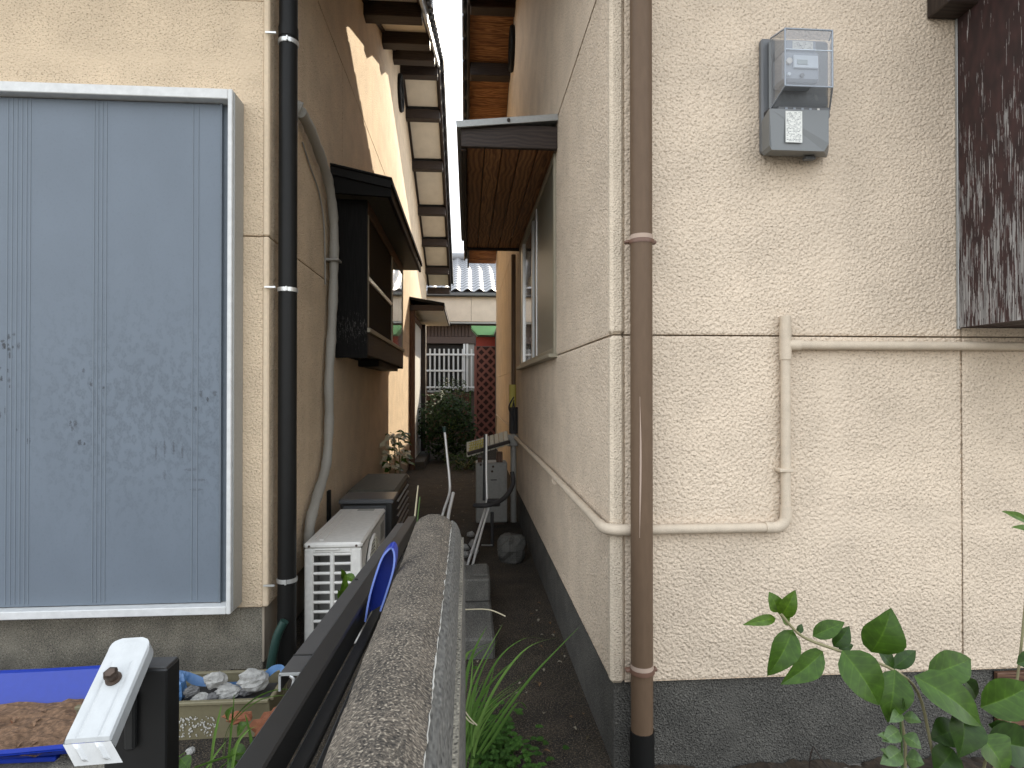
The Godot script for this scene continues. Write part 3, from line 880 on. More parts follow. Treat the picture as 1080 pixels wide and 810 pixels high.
	part(b, "top_beam", bx(Vector3(1.635, 2.765, ZR + 0.101), Vector3(2.8, 2.90, z1 + 0.15), 0.004), mats.brown_wood)
	# foundation vent
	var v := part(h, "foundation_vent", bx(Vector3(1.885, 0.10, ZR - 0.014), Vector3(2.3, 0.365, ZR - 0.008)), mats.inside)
	part(v, "vent_frame", bx(Vector3(1.885, 0.335, ZR - 0.013), Vector3(2.3, 0.366, ZR + 0.006), 0.002), mats.brown_wood)
	part(v, "vent_frame", bx(Vector3(1.885, 0.10, ZR - 0.013), Vector3(1.91, 0.334, ZR + 0.006), 0.002), mats.brown_wood)
	for k in 4: part(v, "vent_slat", bx(Vector3(1.911, 0.12 + k * 0.054, ZR - 0.007), Vector3(2.3, 0.15 + k * 0.054, ZR + 0.003), 0.002), mats.brown_wood)

func left_house():
	var h := thing("house", "peach cream stucco house with blue shutter, black bay window and white eave panels", "house", Vector3(-4, 0, -8))
	var XB := -9.0
	var zp := -8.42; var yp := 5.87; var sl := 0.355
	var core := MB.new()
	core.prism_x(gable(ZL - 0.02, ZLB + 0.02, zp, yp - 0.01, sl, 0.1), XB, XL - 0.02)
	part(h, "wall_core", core, mats.groove)
	part(h, "foundation", bx(Vector3(XB, -0.1, ZLB + 0.02), Vector3(XL - 0.026, 0.361, ZL - 0.02), 0.004), mats.concrete)
	var s: Material = mats.stucco_left
	var g := 0.0025
	for r in [[0.363, 2.095 - g], [2.095 + g, 3.85]]:
		relief(h, -2.6, XL - 0.026, r[0], min(r[1], 3.2), ZL, 0.02, 0.0065, s)
		part(h, "stucco_panel", bx(Vector3(XB, r[0], ZL - 0.02), Vector3(-2.601, r[1], ZL - 0.002), 0.003), s)
		part(h, "corner_trim", bx(Vector3(XL - 0.0255, r[0], ZL - 0.026), Vector3(XL + 0.0025, r[1], ZL + 0.0025), 0.006), mats.trim_left)
	part(h, "stucco_panel", bx(Vector3(-2.6, 3.201, ZL - 0.02), Vector3(XL - 0.026, 3.85, ZL - 0.002), 0.003), s)
	var zf := ZL - 0.0265
	var a := MB.new()
	var facing_right := Basis(Vector3(0, 0, -1), Vector3.UP, Vector3(1, 0, 0))
	relief(h, -zf, 4.4, 0.363, 2.095 - g, XL, 0.02, 0.0075, s, facing_right)
	relief(h, -zf, 4.6, 2.095 + g, 3.80 - g, XL, 0.02, 0.0075, s, facing_right)
	a.prism_x([Vector2(-4.401, 0.363), Vector2(-4.401, 2.095 - g), Vector2(ZLB, 2.095 - g), Vector2(ZLB, 0.363)], XL - 0.02, XL - 0.002)
	part(h, "stucco_panel", a, s)
	var b := MB.new()
	b.prism_x([Vector2(-4.601, 2.095 + g), Vector2(-4.601, 3.80 - g), Vector2(ZLB, 3.80 - g), Vector2(ZLB, 2.095 + g)], XL - 0.02, XL - 0.002)
	part(h, "stucco_panel", b, s)
	var c := MB.new()
	c.prism_x([Vector2(zf, 3.80 + g), Vector2(zf, yp - sl * abs(zf - zp)), Vector2(zp, yp), Vector2(ZLB, yp - sl * abs(ZLB - zp)), Vector2(ZLB, 3.80 + g)], XL - 0.02, XL)
	part(h, "stucco_panel", c, s)
	part(h, "stucco_panel", bx(Vector3(XB, 0.363, ZLB - 0.001), Vector3(XL - 0.021, 3.8, ZLB + 0.019)), s)
	# roof and eaves
	var xo := -0.40
	roof_of(h, xo, XB - 0.5, 1.0, zp, yp, sl, ZL, ZLB, mats.white_metal, mats.dark_wood)
	var zs := [-2.6, -3.6, -4.6, -5.55, -6.72, -7.68, -8.5, -9.25, -10.32, -11.5, -12.5, -13.55, -14.4]
	for z in zs:
		var y: float = yp - sl * abs(z - zp)
		part(h, "purlin", bx(Vector3(XL - 0.01, y - 0.125, z - 0.07), Vector3(xo - 0.015, y + 0.02, z + 0.07), 0.006), mats.dark_wood)
	for i in zs.size() - 1:
		var za: float = zs[i] - 0.071; var zb: float = zs[i + 1] + 0.071
		if abs(za - zb) < 0.05: continue
		if (za - zp) * (zb - zp) < 0: continue
		var ya: float = yp - sl * abs(za - zp) + 0.035; var yb: float = yp - sl * abs(zb - zp) + 0.035
		var m := MB.new()
		m.box(Vector3((XL + xo) / 2, (ya + yb) / 2, (za + zb) / 2), Vector3(xo - XL - 0.03, 0.01, Vector2(zb - za, yb - ya).length()), 0.001, Basis(Vector3.RIGHT, atan(-(yb - ya) / (zb - za))))
		part(h, "soffit_panel", m, mats.soffit_white)
		part(h, "eave_batten", bm(Vector3(XL + 0.02, ya - 0.012, za), Vector3(XL + 0.02, yb - 0.012, zb), 0.035, 0.03), mats.dark_wood)
		part(h, "eave_batten", bm(Vector3(xo - 0.03, ya - 0.012, za), Vector3(xo - 0.03, yb - 0.012, zb), 0.03, 0.03), mats.dark_wood)
	vent_ring(h, XL, Vector2(-8.35, 5.42), 0.22, 1.0)
	# ---- blue sliding shutter in a projecting aluminium frame
	var fx := -1.05; var y0 := 0.377; var y1 := 2.722; var zf2 := ZL + 0.125
	var sh := part(h, "shutter", shutter_sheet(fx - 0.065, ZL + 0.075, y0 + 0.04, y1 - 0.05), mats.shutter, "blue grey sheet with hand and finger smudges")
	part(sh, "frame", bx(Vector3(fx - 0.02, y0, ZL), Vector3(fx, y1, zf2), 0.003), mats.alu_white)
	part(sh, "frame", bx(Vector3(-3.2, y1 - 0.045, ZL), Vector3(fx - 0.0205, y1, zf2), 0.003), mats.alu_white)
	part(sh, "frame", bx(Vector3(-3.2, y0, ZL), Vector3(fx - 0.0205, y0 + 0.035, zf2), 0.003), mats.alu_white)
	part(sh, "frame_return", bx(Vector3(fx - 0.001, y0 + 0.01, ZL), Vector3(fx + 0.006, y1 - 0.01, ZL + 0.11), 0.002), mats.flashing)
	part(sh, "track", bx(Vector3(-3.2, y0 + 0.0355, ZL), Vector3(fx - 0.021, y0 + 0.06, ZL + 0.05)), mats.rubber)
	part(sh, "edge_stile", bx(Vector3(fx - 0.064, y0 + 0.036, ZL), Vector3(fx - 0.0205, y1 - 0.046, ZL + 0.058), 0.002), mats.shutter_plain)
	part(sh, "edge_stile", bx(Vector3(fx - 0.070, y0 + 0.036, ZL + 0.058), Vector3(fx - 0.062, y1 - 0.046, ZL + 0.079), 0.001), mats.shutter_plain)
	for px in [7, 12, 17, 22, 27, 31, 98.5, 102.5, 107, 111.5, 203, 208.5, -60, -64, -68]:
		var p := onz(px, 300, ZL + 0.078)
		var rb := MB.new()
		rb.box(Vector3(p.x, (y0 + y1) / 2, ZL + 0.0755), Vector3(0.006, y1 - y0 - 0.10, 0.004), 0.0018)
		part(sh, "rib", rb, mats.shutter_rib)
	# ---- black bay window on the alley side
	var z0 := -4.36; var z1 := -6.75; var bxo := -0.71; var b0 := 1.60; var b1 := 2.72
	var side := MB.new()
	side.quad(Vector3(XL, b0, z0), Vector3(bxo, b0, z0), Vector3(bxo, b1, z0), Vector3(XL, b1, z0), Vector2(0, 1), Vector2(1, 1), Vector2(1, 0), Vector2(0, 0))
	side.quad(Vector3(XL, b0, z0 - 0.03), Vector3(bxo, b0, z0 - 0.03), Vector3(bxo, b1, z0 - 0.03), Vector3(XL, b1, z0 - 0.03), Vector2(0, 1), Vector2(1, 1), Vector2(1, 0), Vector2(0, 0))
	side.quad(Vector3(bxo, b0, z0), Vector3(bxo, b0, z0 - 0.03), Vector3(bxo, b1, z0 - 0.03), Vector3(bxo, b1, z0))
	side.quad(Vector3(XL, b0, z0), Vector3(bxo, b0, z0), Vector3(bxo, b0, z0 - 0.03), Vector3(XL, b0, z0 - 0.03))
	var bay := part(h, "bay_window", side, mats.black_board, "black bay window with worn paint at the foot of its side")
	part(bay, "side_board", bx(Vector3(XL, b0, z1 - 0.03), Vector3(bxo, b1, z1), 0.003), mats.bay_black)
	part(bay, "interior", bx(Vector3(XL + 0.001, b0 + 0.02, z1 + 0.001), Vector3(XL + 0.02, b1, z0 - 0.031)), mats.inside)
	part(bay, "bottom_board", bx(Vector3(XL, b0 + 0.03, z1 + 0.001), Vector3(bxo - 0.002, b0 + 0.06, z0 - 0.031), 0.003), mats.bay_black)
	part(bay, "bottom_block", bx(Vector3(XL, b0 - 0.03, z1 + 0.03), Vector3(bxo - 0.05, b0 + 0.029, z0 - 0.9), 0.003), mats.bay_black)
	part(bay, "lower_fascia", bx(Vector3(bxo - 0.02, b0 + 0.02, z1 + 0.001), Vector3(bxo + 0.005, b0 + 0.18, z0 - 0.031), 0.003), mats.dark_wood)
	part(bay, "sill", bx(Vector3(bxo - 0.03, b0 + 0.181, z1 + 0.001), Vector3(bxo + 0.02, b0 + 0.215, z0 - 0.01), 0.003), mats.alu_olive)
	part(bay, "head", bx(Vector3(bxo - 0.04, b1 - 0.09, z1 + 0.001), Vector3(bxo + 0.004, b1, z0 - 0.031), 0.003), mats.brown_wood)
	for z in [[z0 - 0.032, z0 - 0.075], [-5.78, -5.84], [z1 + 0.05, z1 + 0.001]]:
		part(bay, "stile", bx(Vector3(bxo - 0.03, b0 + 0.216, z[1]), Vector3(bxo + 0.003, b1 - 0.091, z[0]), 0.003), mats.alu_olive)
	part(bay, "rail", bx(Vector3(bxo - 0.02, 2.16, -5.779), Vector3(bxo + 0.001, 2.195, z0 - 0.076), 0.003), mats.alu)
	part(bay, "insect_screen", bx(Vector3(bxo - 0.012, b0 + 0.216, -5.779), Vector3(bxo - 0.008, b1 - 0.091, z0 - 0.076)), mats.screen)
	part(bay, "pane", bx(Vector3(bxo - 0.006, b0 + 0.216, z1 + 0.051), Vector3(bxo - 0.002, b1 - 0.091, -5.841)), mats.glass)
	part(bay, "curtain", bx(Vector3(bxo - 0.055, b0 + 0.1, -5.77), Vector3(bxo - 0.05, b1 - 0.05, z0 - 0.08)), mats.inside)  # opaque sheet, its near-black colour stands in for the unlit room
	part(bay, "curtain", bx(Vector3(bxo - 0.055, b0 + 0.1, z1 + 0.05), Vector3(bxo - 0.05, b1 - 0.05, -5.8)), mats.far_brown)  # opaque dark backing in place of the dim room behind the pane
	# its lean-to roof
	var rz0 := z0 + 0.17; var rz1 := -6.95; var rx := -0.525
	var rp := MB.new()
	rp.prism_z([Vector2(XL, 2.84), Vector2(XL, 2.895), Vector2(rx, 2.81), Vector2(rx, 2.755)], rz1, rz0)
	var rf := part(bay, "lean_to_roof", rp, mats.bay_black)
	part(bay, "roof_drip", bm(Vector3(XL, 2.905, rz0 - 0.01), Vector3(rx + 0.01, 2.815, rz0 - 0.01), 0.05, 0.014, 0.003), mats.bay_black)
	part(bay, "roof_drip", bx(Vector3(rx - 0.005, 2.77, rz1), Vector3(rx + 0.014, 2.81, rz0), 0.003), mats.bay_black)
	var fa := MB.new()
	fa.prism_z([Vector2(XL, 2.72), Vector2(XL, 2.839), Vector2(rx + 0.001, 2.754), Vector2(rx + 0.001, 2.70)], rz0 - 0.05, rz0 - 0.02)
	part(bay, "fascia", fa, mats.black_board)
	part(bay, "fascia", bx(Vector3(rx - 0.024, 2.70, rz1 + 0.02), Vector3(rx, 2.753, rz0 - 0.051), 0.003), mats.bay_black)
	part(bay, "soffit", bx(Vector3(XL + 0.001, 2.722, rz1 + 0.02), Vector3(rx - 0.025, 2.732, rz0 - 0.051)), mats.cabinet_top)
	# ---- side door under a small canopy, farther down the alley
	var d0 := -9.9; var d1 := -11.6
	var door := part(h, "side_door", bx(Vector3(XL + 0.001, 0.2, d1), Vector3(XL + 0.05, 2.5, d0 - 0.03)), mats.door_white)
	part(door, "post", bx(Vector3(XL + 0.001, 0.06, d0 - 0.03), Vector3(-0.845, 2.72, d0 + 0.04), 0.004), mats.brown_wood)
	part(door, "post", bx(Vector3(XL + 0.001, 0.06, d1 - 0.12), Vector3(-0.80, 2.6, d1 - 0.001), 0.004), mats.dark_wood)
	part(door, "lintel", bx(Vector3(XL + 0.001, 2.501, d1), Vector3(-0.86, 2.6, d0 - 0.031), 0.004), mats.brown_wood)
	part(door, "step", bx(Vector3(XL + 0.001, 0.06, d1), Vector3(-0.7, 0.199, d0 - 0.031), 0.01), mats.concrete_dark)
	var cp := MB.new()
	cp.prism_z([Vector2(XL, 2.82), Vector2(XL, 2.86), Vector2(-0.37, 2.765), Vector2(-0.37, 2.72)], -12.5, -9.82)
	part(door, "canopy", cp, mats.bay_black)
	part(door, "canopy_fascia", bx(Vector3(-0.385, 2.66, -12.48), Vector3(-0.365, 2.719, -9.84), 0.003), mats.dark_wood)
	part(door, "canopy_fascia", bx(Vector3(XL + 0.001, 2.64, -9.87), Vector3(-0.386, 2.73, -9.84), 0.003), mats.dark_wood)
	part(door, "canopy_soffit", bx(Vector3(XL + 0.001, 2.665, -12.48), Vector3(-0.386, 2.675, -9.871)), mats.soffit_white)

func shutter_sheet(xr: float, z: float, y0: float, y1: float) -> MB:
	var m := MB.new()
	var xl := -3.2
	# front face in two spans so that the smudged span ends at the right edge
	var xm := xr - 1.06
	m.quad(Vector3(xm, y0, z), Vector3(xr, y0, z), Vector3(xr, y1, z), Vector3(xm, y1, z), Vector2(0, 1), Vector2(1, 1), Vector2(1, 0), Vector2(0, 0))
	m.quad(Vector3(xl, y0, z), Vector3(xm, y0, z), Vector3(xm, y1, z), Vector3(xl, y1, z), Vector2(1, 1), Vector2(0, 1), Vector2(0, 0), Vector2(1, 0))
	m.span(Vector3(xl, y0, z - 0.02), Vector3(xr, y1, z - 0.001))
	return m

func far_house():
	var zf := -15.5
	var h := thing("house", "far grey tiled house with white barred window at the alley end", "house", Vector3(0, 0, -17))
	var S := func(px: float, py: float, z: float) -> Vector3: return onz(px, py, z)
	part(h, "wall", bx(Vector3(-6, 0, -21), Vector3(6, 3.8, zf - 0.3)), mats.far_brown)
	# pale band under the eave in panels
	var yb: float = S.call(480, 339, zf).y; var yt: float = S.call(480, 313, zf).y
	var xs := [-6.0, S.call(420, 320, zf).x, S.call(497, 320, zf).x, S.call(574, 320, zf).x, 6.0]
	for i in 4: part(h, "band_panel", bx(Vector3(xs[i] + 0.003, yb, zf - 0.29), Vector3(xs[i + 1] - 0.003, yt, zf), 0.004), mats.far_band)
	part(h, "band_trim", bx(Vector3(-6, yb - 0.05, zf - 0.29), Vector3(6, yb - 0.001, zf - 0.02), 0.004), mats.flashing)
	part(h, "gutter", bx(Vector3(-6, yt + 0.001, zf - 0.2), Vector3(6, yt + 0.10, zf + 0.12), 0.01), mats.cabinet_black)
	# tiled roof: every column of tiles its own piece, rows stepped
	var y0 := yt + 0.10; var za := zf + 0.16; var zr := -18.6; var sl := 0.46
	var tile := MB.new()
	var pitch := 0.30; var rows := 14; var segs := 10
	var len := za - zr
	for r in rows:
		var d0 := len * r / rows; var d1 := len * (r + 1) / rows + 0.02
		for k in segs:
			var f := func(q: float, d: float, lift: float) -> Vector3:
				var hh := 0.075 * (0.5 + 0.5 * cos(TAU * q))
				return Vector3(q * pitch, sl * d + hh + lift, -d)
			var q0 := float(k) / segs; var q1 := float(k + 1) / segs
			tile.quad(f.call(q0, d0, 0.016), f.call(q1, d0, 0.016), f.call(q1, d1, 0.0), f.call(q0, d1, 0.0))
			tile.quad(f.call(q0, d0, 0.0), f.call(q1, d0, 0.0), f.call(q1, d0, 0.016), f.call(q0, d0, 0.016))
	var tm := tile.mesh()
	var base := part(h, "roof", bm(Vector3(0, y0 - 0.05, za - 0.02), Vector3(0, y0 - 0.05 + sl * len, zr), 12, 0.06), mats.roof_tile)
	for i in 24: share(base, "tile_column", tm, mats.roof_tile, Transform3D(Basis.IDENTITY, Vector3(-3.6 + i * pitch, y0, za)))
	part(h, "ridge", tb([Vector3(-6, y0 + sl * len + 0.08, zr), Vector3(6, y0 + sl * len + 0.08, zr)], 0.14, 8), mats.roof_tile)
	# ribbed panel above the window
	var zw := zf - 0.3
	for k in 13:
		var x: float = S.call(451 + k * 3.6, 345, zw).x
		part(h, "ribbed_board", bx(Vector3(x, S.call(0, 352, zw).y, zw), Vector3(x + 0.07, yb - 0.051, zw + 0.035), 0.008), mats.far_brown)
	part(h, "window_head", bx(Vector3(-1.3, S.call(0, 360, zw).y, zw), Vector3(0.2, S.call(0, 352.4, zw).y, zw + 0.09), 0.005), mats.far_brown)
	# window with white security bars
	var p0: Vector3 = S.call(451, 413, zw); var p1: Vector3 = S.call(500, 360, zw)
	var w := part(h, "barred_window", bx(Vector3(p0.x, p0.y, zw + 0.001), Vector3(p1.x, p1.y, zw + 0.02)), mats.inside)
	part(w, "frame", bx(Vector3(p0.x, p1.y - 0.06, zw + 0.021), Vector3(p1.x - 0.2, p1.y, zw + 0.07), 0.004), mats.white_bar)
	part(w, "frame", bx(Vector3(p0.x, p0.y - 0.02, zw + 0.021), Vector3(S.call(476, 413, zw).x, p0.y + 0.03, zw + 0.07), 0.004), mats.white_bar)
	part(w, "side_panel", bx(Vector3(S.call(493.5, 0, zw).x, p0.y, zw + 0.021), Vector3(p1.x, p1.y, zw + 0.05), 0.004), mats.plastic_grey)
	for x in [490.0, 493.0]: part(w, "stile", bx(Vector3(S.call(x - 1.2, 0, zw).x, p0.y, zw + 0.051), Vector3(S.call(x + 1.0, 0, zw).x, p1.y, zw + 0.08), 0.004), mats.white_bar)
	for k in 9:
		var x: float = S.call(454.0 + k * 4.9 if k < 8 else 497.5, 0, zw + 0.12).x
		part(w, "bar", bx(Vector3(x - 0.022, S.call(0, 411.5, zw).y, zw + 0.11), Vector3(x + 0.022, S.call(0, 366, zw).y, zw + 0.135), 0.004), mats.alu_white)
	for q in [[372, 501], [390, 491], [408.5, 501]]:
		var y: float = S.call(0, q[0], zw + 0.14).y
		part(w, "rail", bx(Vector3(p0.x - 0.03, y - 0.024, zw + 0.136), Vector3(S.call(q[1], 0, zw).x, y + 0.024, zw + 0.15), 0.004), mats.white_bar)
	# red porch with green ledge and lattice to the right of the window
	var zq := -14.4
	var por := thing("porch_screen", "red brown diagonal lattice screen under a red panel and green ledge", "screen", Vector3(0.6, GROUND, zq))
	var a: Vector3 = S.call(503, 366, zq); var lx1 := 0.95
	part(por, "backing", bx(Vector3(a.x, GROUND, zq - 0.06), Vector3(lx1, a.y, zq - 0.03)), mats.lattice_back)
	part(por, "post", bx(Vector3(a.x - 0.06, GROUND, zq - 0.06), Vector3(a.x - 0.001, a.y + 0.02, zq + 0.03), 0.005), mats.lattice)
	part(por, "red_panel", bx(Vector3(a.x - 0.02, a.y + 0.021, zq - 0.06), Vector3(lx1, S.call(0, 352, zq).y, zq + 0.01), 0.004), mats.red_panel)
	var gl := MB.new()
	var gy0: float = S.call(0, 351, zq).y; var gy1: float = S.call(0, 341, zq).y
	var gx: float = S.call(497, 0, zq).x
	gl.prism_z([Vector2(gx, gy1), Vector2(gx + 0.02, gy1 - 0.07), Vector2(gx + 0.13, gy0 + 0.03), Vector2(gx + 0.15, gy0), Vector2(lx1, gy0), Vector2(lx1, gy1)], zq - 0.3, zq + 0.25)
	part(por, "green_ledge", gl, mats.green_panel)
	var hgt := a.y - GROUND; var wd := lx1 - a.x
	var step := 0.215
	for dirn in [1.0, -1.0]:
		var k := -wd - 0.1
		while k < hgt + wd:
			# line y = k + dirn * x (x from 0 to wd), clipped to the panel
			var t0 := 0.0; var t1 := wd
			var lo2: float = (0.0 - k) * dirn; var hi2: float = (hgt - k) * dirn
			t0 = max(t0, min(lo2, hi2)); t1 = min(t1, max(lo2, hi2))
			if t1 - t0 > 0.04:
				var q0 := Vector3(a.x + t0, GROUND + k + dirn * t0, zq - 0.015 + dirn * 0.007); var q1 := Vector3(a.x + t1, GROUND + k + dirn * t1, zq - 0.015 + dirn * 0.007)
				var m := MB.new()
				m.beam(q0, q1, 0.055, 0.012, 0.0, Vector3(0, 0, 1))
				part(por, "lath", m, mats.lattice)
			k += step
	# unseen block added beyond the right house to shade the alley end
	var sd := thing("shade_shed", "unseen brown block added behind the cream house to shade the alley end", "shade_shed", Vector3(2.5, GROUND, -12.5))
	part(sd, "wall", bx(Vector3(0.64, GROUND, -14.1), Vector3(4.5, 2.62, -10.9), 0.005), mats.far_brown)
	part(sd, "roof", bx(Vector3(0.62, 2.621, -14.2), Vector3(4.6, 2.71, -10.8), 0.01), mats.roof_tile)
	# fence boards below the window
	var fe := thing("board_fence", "dark brown board fence behind the bush at the alley end", "fence", Vector3(-0.6, GROUND, -14.9))
	for i in 12: part(fe, "board", bx(Vector3(-1.6 + i * 0.14, GROUND, -14.92), Vector3(-1.465 + i * 0.14, 1.28 + 0.02 * sin(i * 2.1), -14.89), 0.004), mats.brown_wood if i % 3 else mats.far_brown)
	part(fe, "rail", bx(Vector3(-1.6, 1.0, -14.889), Vector3(0.08, 1.06, -14.86), 0.004), mats.far_brown)
	var pp: Vector3 = S.call(496, 412, -13.5)
	var gp := thing("clothes_pole", "thin pale green pole standing by the lattice screen", "pole", Vector3(pp.x, GROUND, -13.5))
	part(gp, "pole", tb([Vector3(pp.x, 0.5, -13.5), Vector3(pp.x, pp.y, -13.5)], 0.022, 8), mats.leaf_pale)
	part(gp, "socket_post", bx(Vector3(pp.x - 0.07, GROUND, -13.57), Vector3(pp.x + 0.09, 0.52, -13.43), 0.01), mats.dark_wood)
	# low neighbouring wall closing the passage on the left
	var nw := thing("garden_wall", "low dark garden wall beyond the left house corner", "wall", Vector3(-3, GROUND, -15.0))
	part(nw, "wall_body", bx(Vector3(-6, GROUND, -15.1), Vector3(-1.62, 1.7, -14.95), 0.01), mats.concrete_dark)
	part(nw, "coping_stone", bx(Vector3(-6, 1.701, -15.14), Vector3(-1.6, 1.76, -14.91), 0.01), mats.concrete)

func block_wall():
	var zend := -1.86; var zj := -1.552
	var w := thing("block_wall", "concrete block garden wall with weathered round coping running into the alley", "wall", Vector3(-0.08, GROUND, -0.7))
	# coping profile (x, y) from left to right
	var prof := [Vector2(-0.158, 0.925), Vector2(-0.160, 0.958), Vector2(-0.151, 0.984), Vector2(-0.135, 1.0), Vector2(-0.112, 1.009), Vector2(-0.088, 1.010), Vector2(-0.066, 1.002), Vector2(-0.046, 0.984)]
	var nz := noise(81, 28.0, FastNoiseLite.TYPE_SIMPLEX_SMOOTH, 2); var nl := noise(82, 4.0, FastNoiseLite.TYPE_SIMPLEX_SMOOTH, 2)
	for sgm in [[zend, zj - 0.002], [zj + 0.002, 0.5]]:
		var m := MB.new()
		var L: float = sgm[1] - sgm[0]
		var n := int(L / 0.008)
		var fine := []
		for i in prof.size() - 1:
			for k in 4: fine.append(prof[i].lerp(prof[i + 1], k / 4.0))
		fine.append(prof[-1])
		var P := []
		for j in n + 1:
			var z: float = sgm[0] + L * j / n
			var e: float = min(z - sgm[0], sgm[1] - z)
			var drop := 0.006 * exp(-e / 0.006) + (0.03 * exp(-e / 0.02) if z < zend + 0.1 else 0.0)
			var row := []
			for q in fine:
				var o := 0.0016 * nz.get_noise_2d(q.x * 1.0 + q.y, z) + 0.003 * nl.get_noise_2d(q.x + q.y, z)
				var ex := 0.0022 * nz.get_noise_2d(z, 7.0) if q == fine[-1] or q == fine[0] else 0.0
				row.append(Vector3(q.x + ex + (q.x + 0.1) * o * 10.0, q.y + o - drop, z))
			P.append(row)
		for j in n:
			for i in fine.size() - 1:
				m.quad(P[j][i], P[j + 1][i], P[j + 1][i + 1], P[j][i + 1])
		for jj in [0, n]:
			for i in fine.size() - 1: m.tri(P[jj][i], P[jj][i + 1], Vector3(-0.1, 0.9, P[jj][i].z))
		part(w, "coping", m, mats.coping)
	# pale bead of mortar squeezed out along both edges of the coping
	for ed in [[Vector2(-0.046, 0.983), 0.0015], [Vector2(-0.158, 0.93), 0.0017]]:
		var pts := []; var rad := []
		for j in 161:
			var z: float = lerp(zend + 0.02, 0.4, j / 160.0)
			pts.append(Vector3(ed[0].x + 0.002 * nz.get_noise_2d(z * 1.5, 3.0 + ed[1] * 100), ed[0].y, z))
			rad.append(float(ed[1]) * (0.75 + 0.6 * nz.get_noise_2d(z * 3.0, 9.0)))
		part(w, "mortar_bead", tb(pts, rad, 5), mats.mortar)
	# rendered shoulder on the alley side and block courses below it
	var shm := MB.new()
	shm.prism_z([Vector2(-0.10, 0.90), Vector2(-0.047, 0.981), Vector2(-0.034, 0.972), Vector2(-0.024, 0.952), Vector2(-0.016, 0.92), Vector2(-0.010, 0.87), Vector2(-0.006, 0.80), Vector2(-0.0045, 0.30), Vector2(-0.10, 0.30)], zend + 0.004, 0.5)
	part(w, "shoulder", shm, mats.block)
	for r in 4:
		for c in 7:
			var z0: float = zend + 0.006 + c * 0.4 - (0.2 if r % 2 else 0.0)
			var za: float = max(z0, zend + 0.006); var zb: float = min(z0 + 0.396, 0.5)
			if zb - za < 0.02: continue
			part(w, "block", bx(Vector3(-0.150, GROUND + 0.002 + r * 0.19, za), Vector3(-0.006 - 0.001 * ((r + c) % 2), GROUND + 0.186 + r * 0.19, zb), 0.004), mats.block)
	part(w, "joint_mortar", bx(Vector3(-0.146, GROUND, zend + 0.012), Vector3(-0.011, 0.93, 0.49)), mats.concrete)

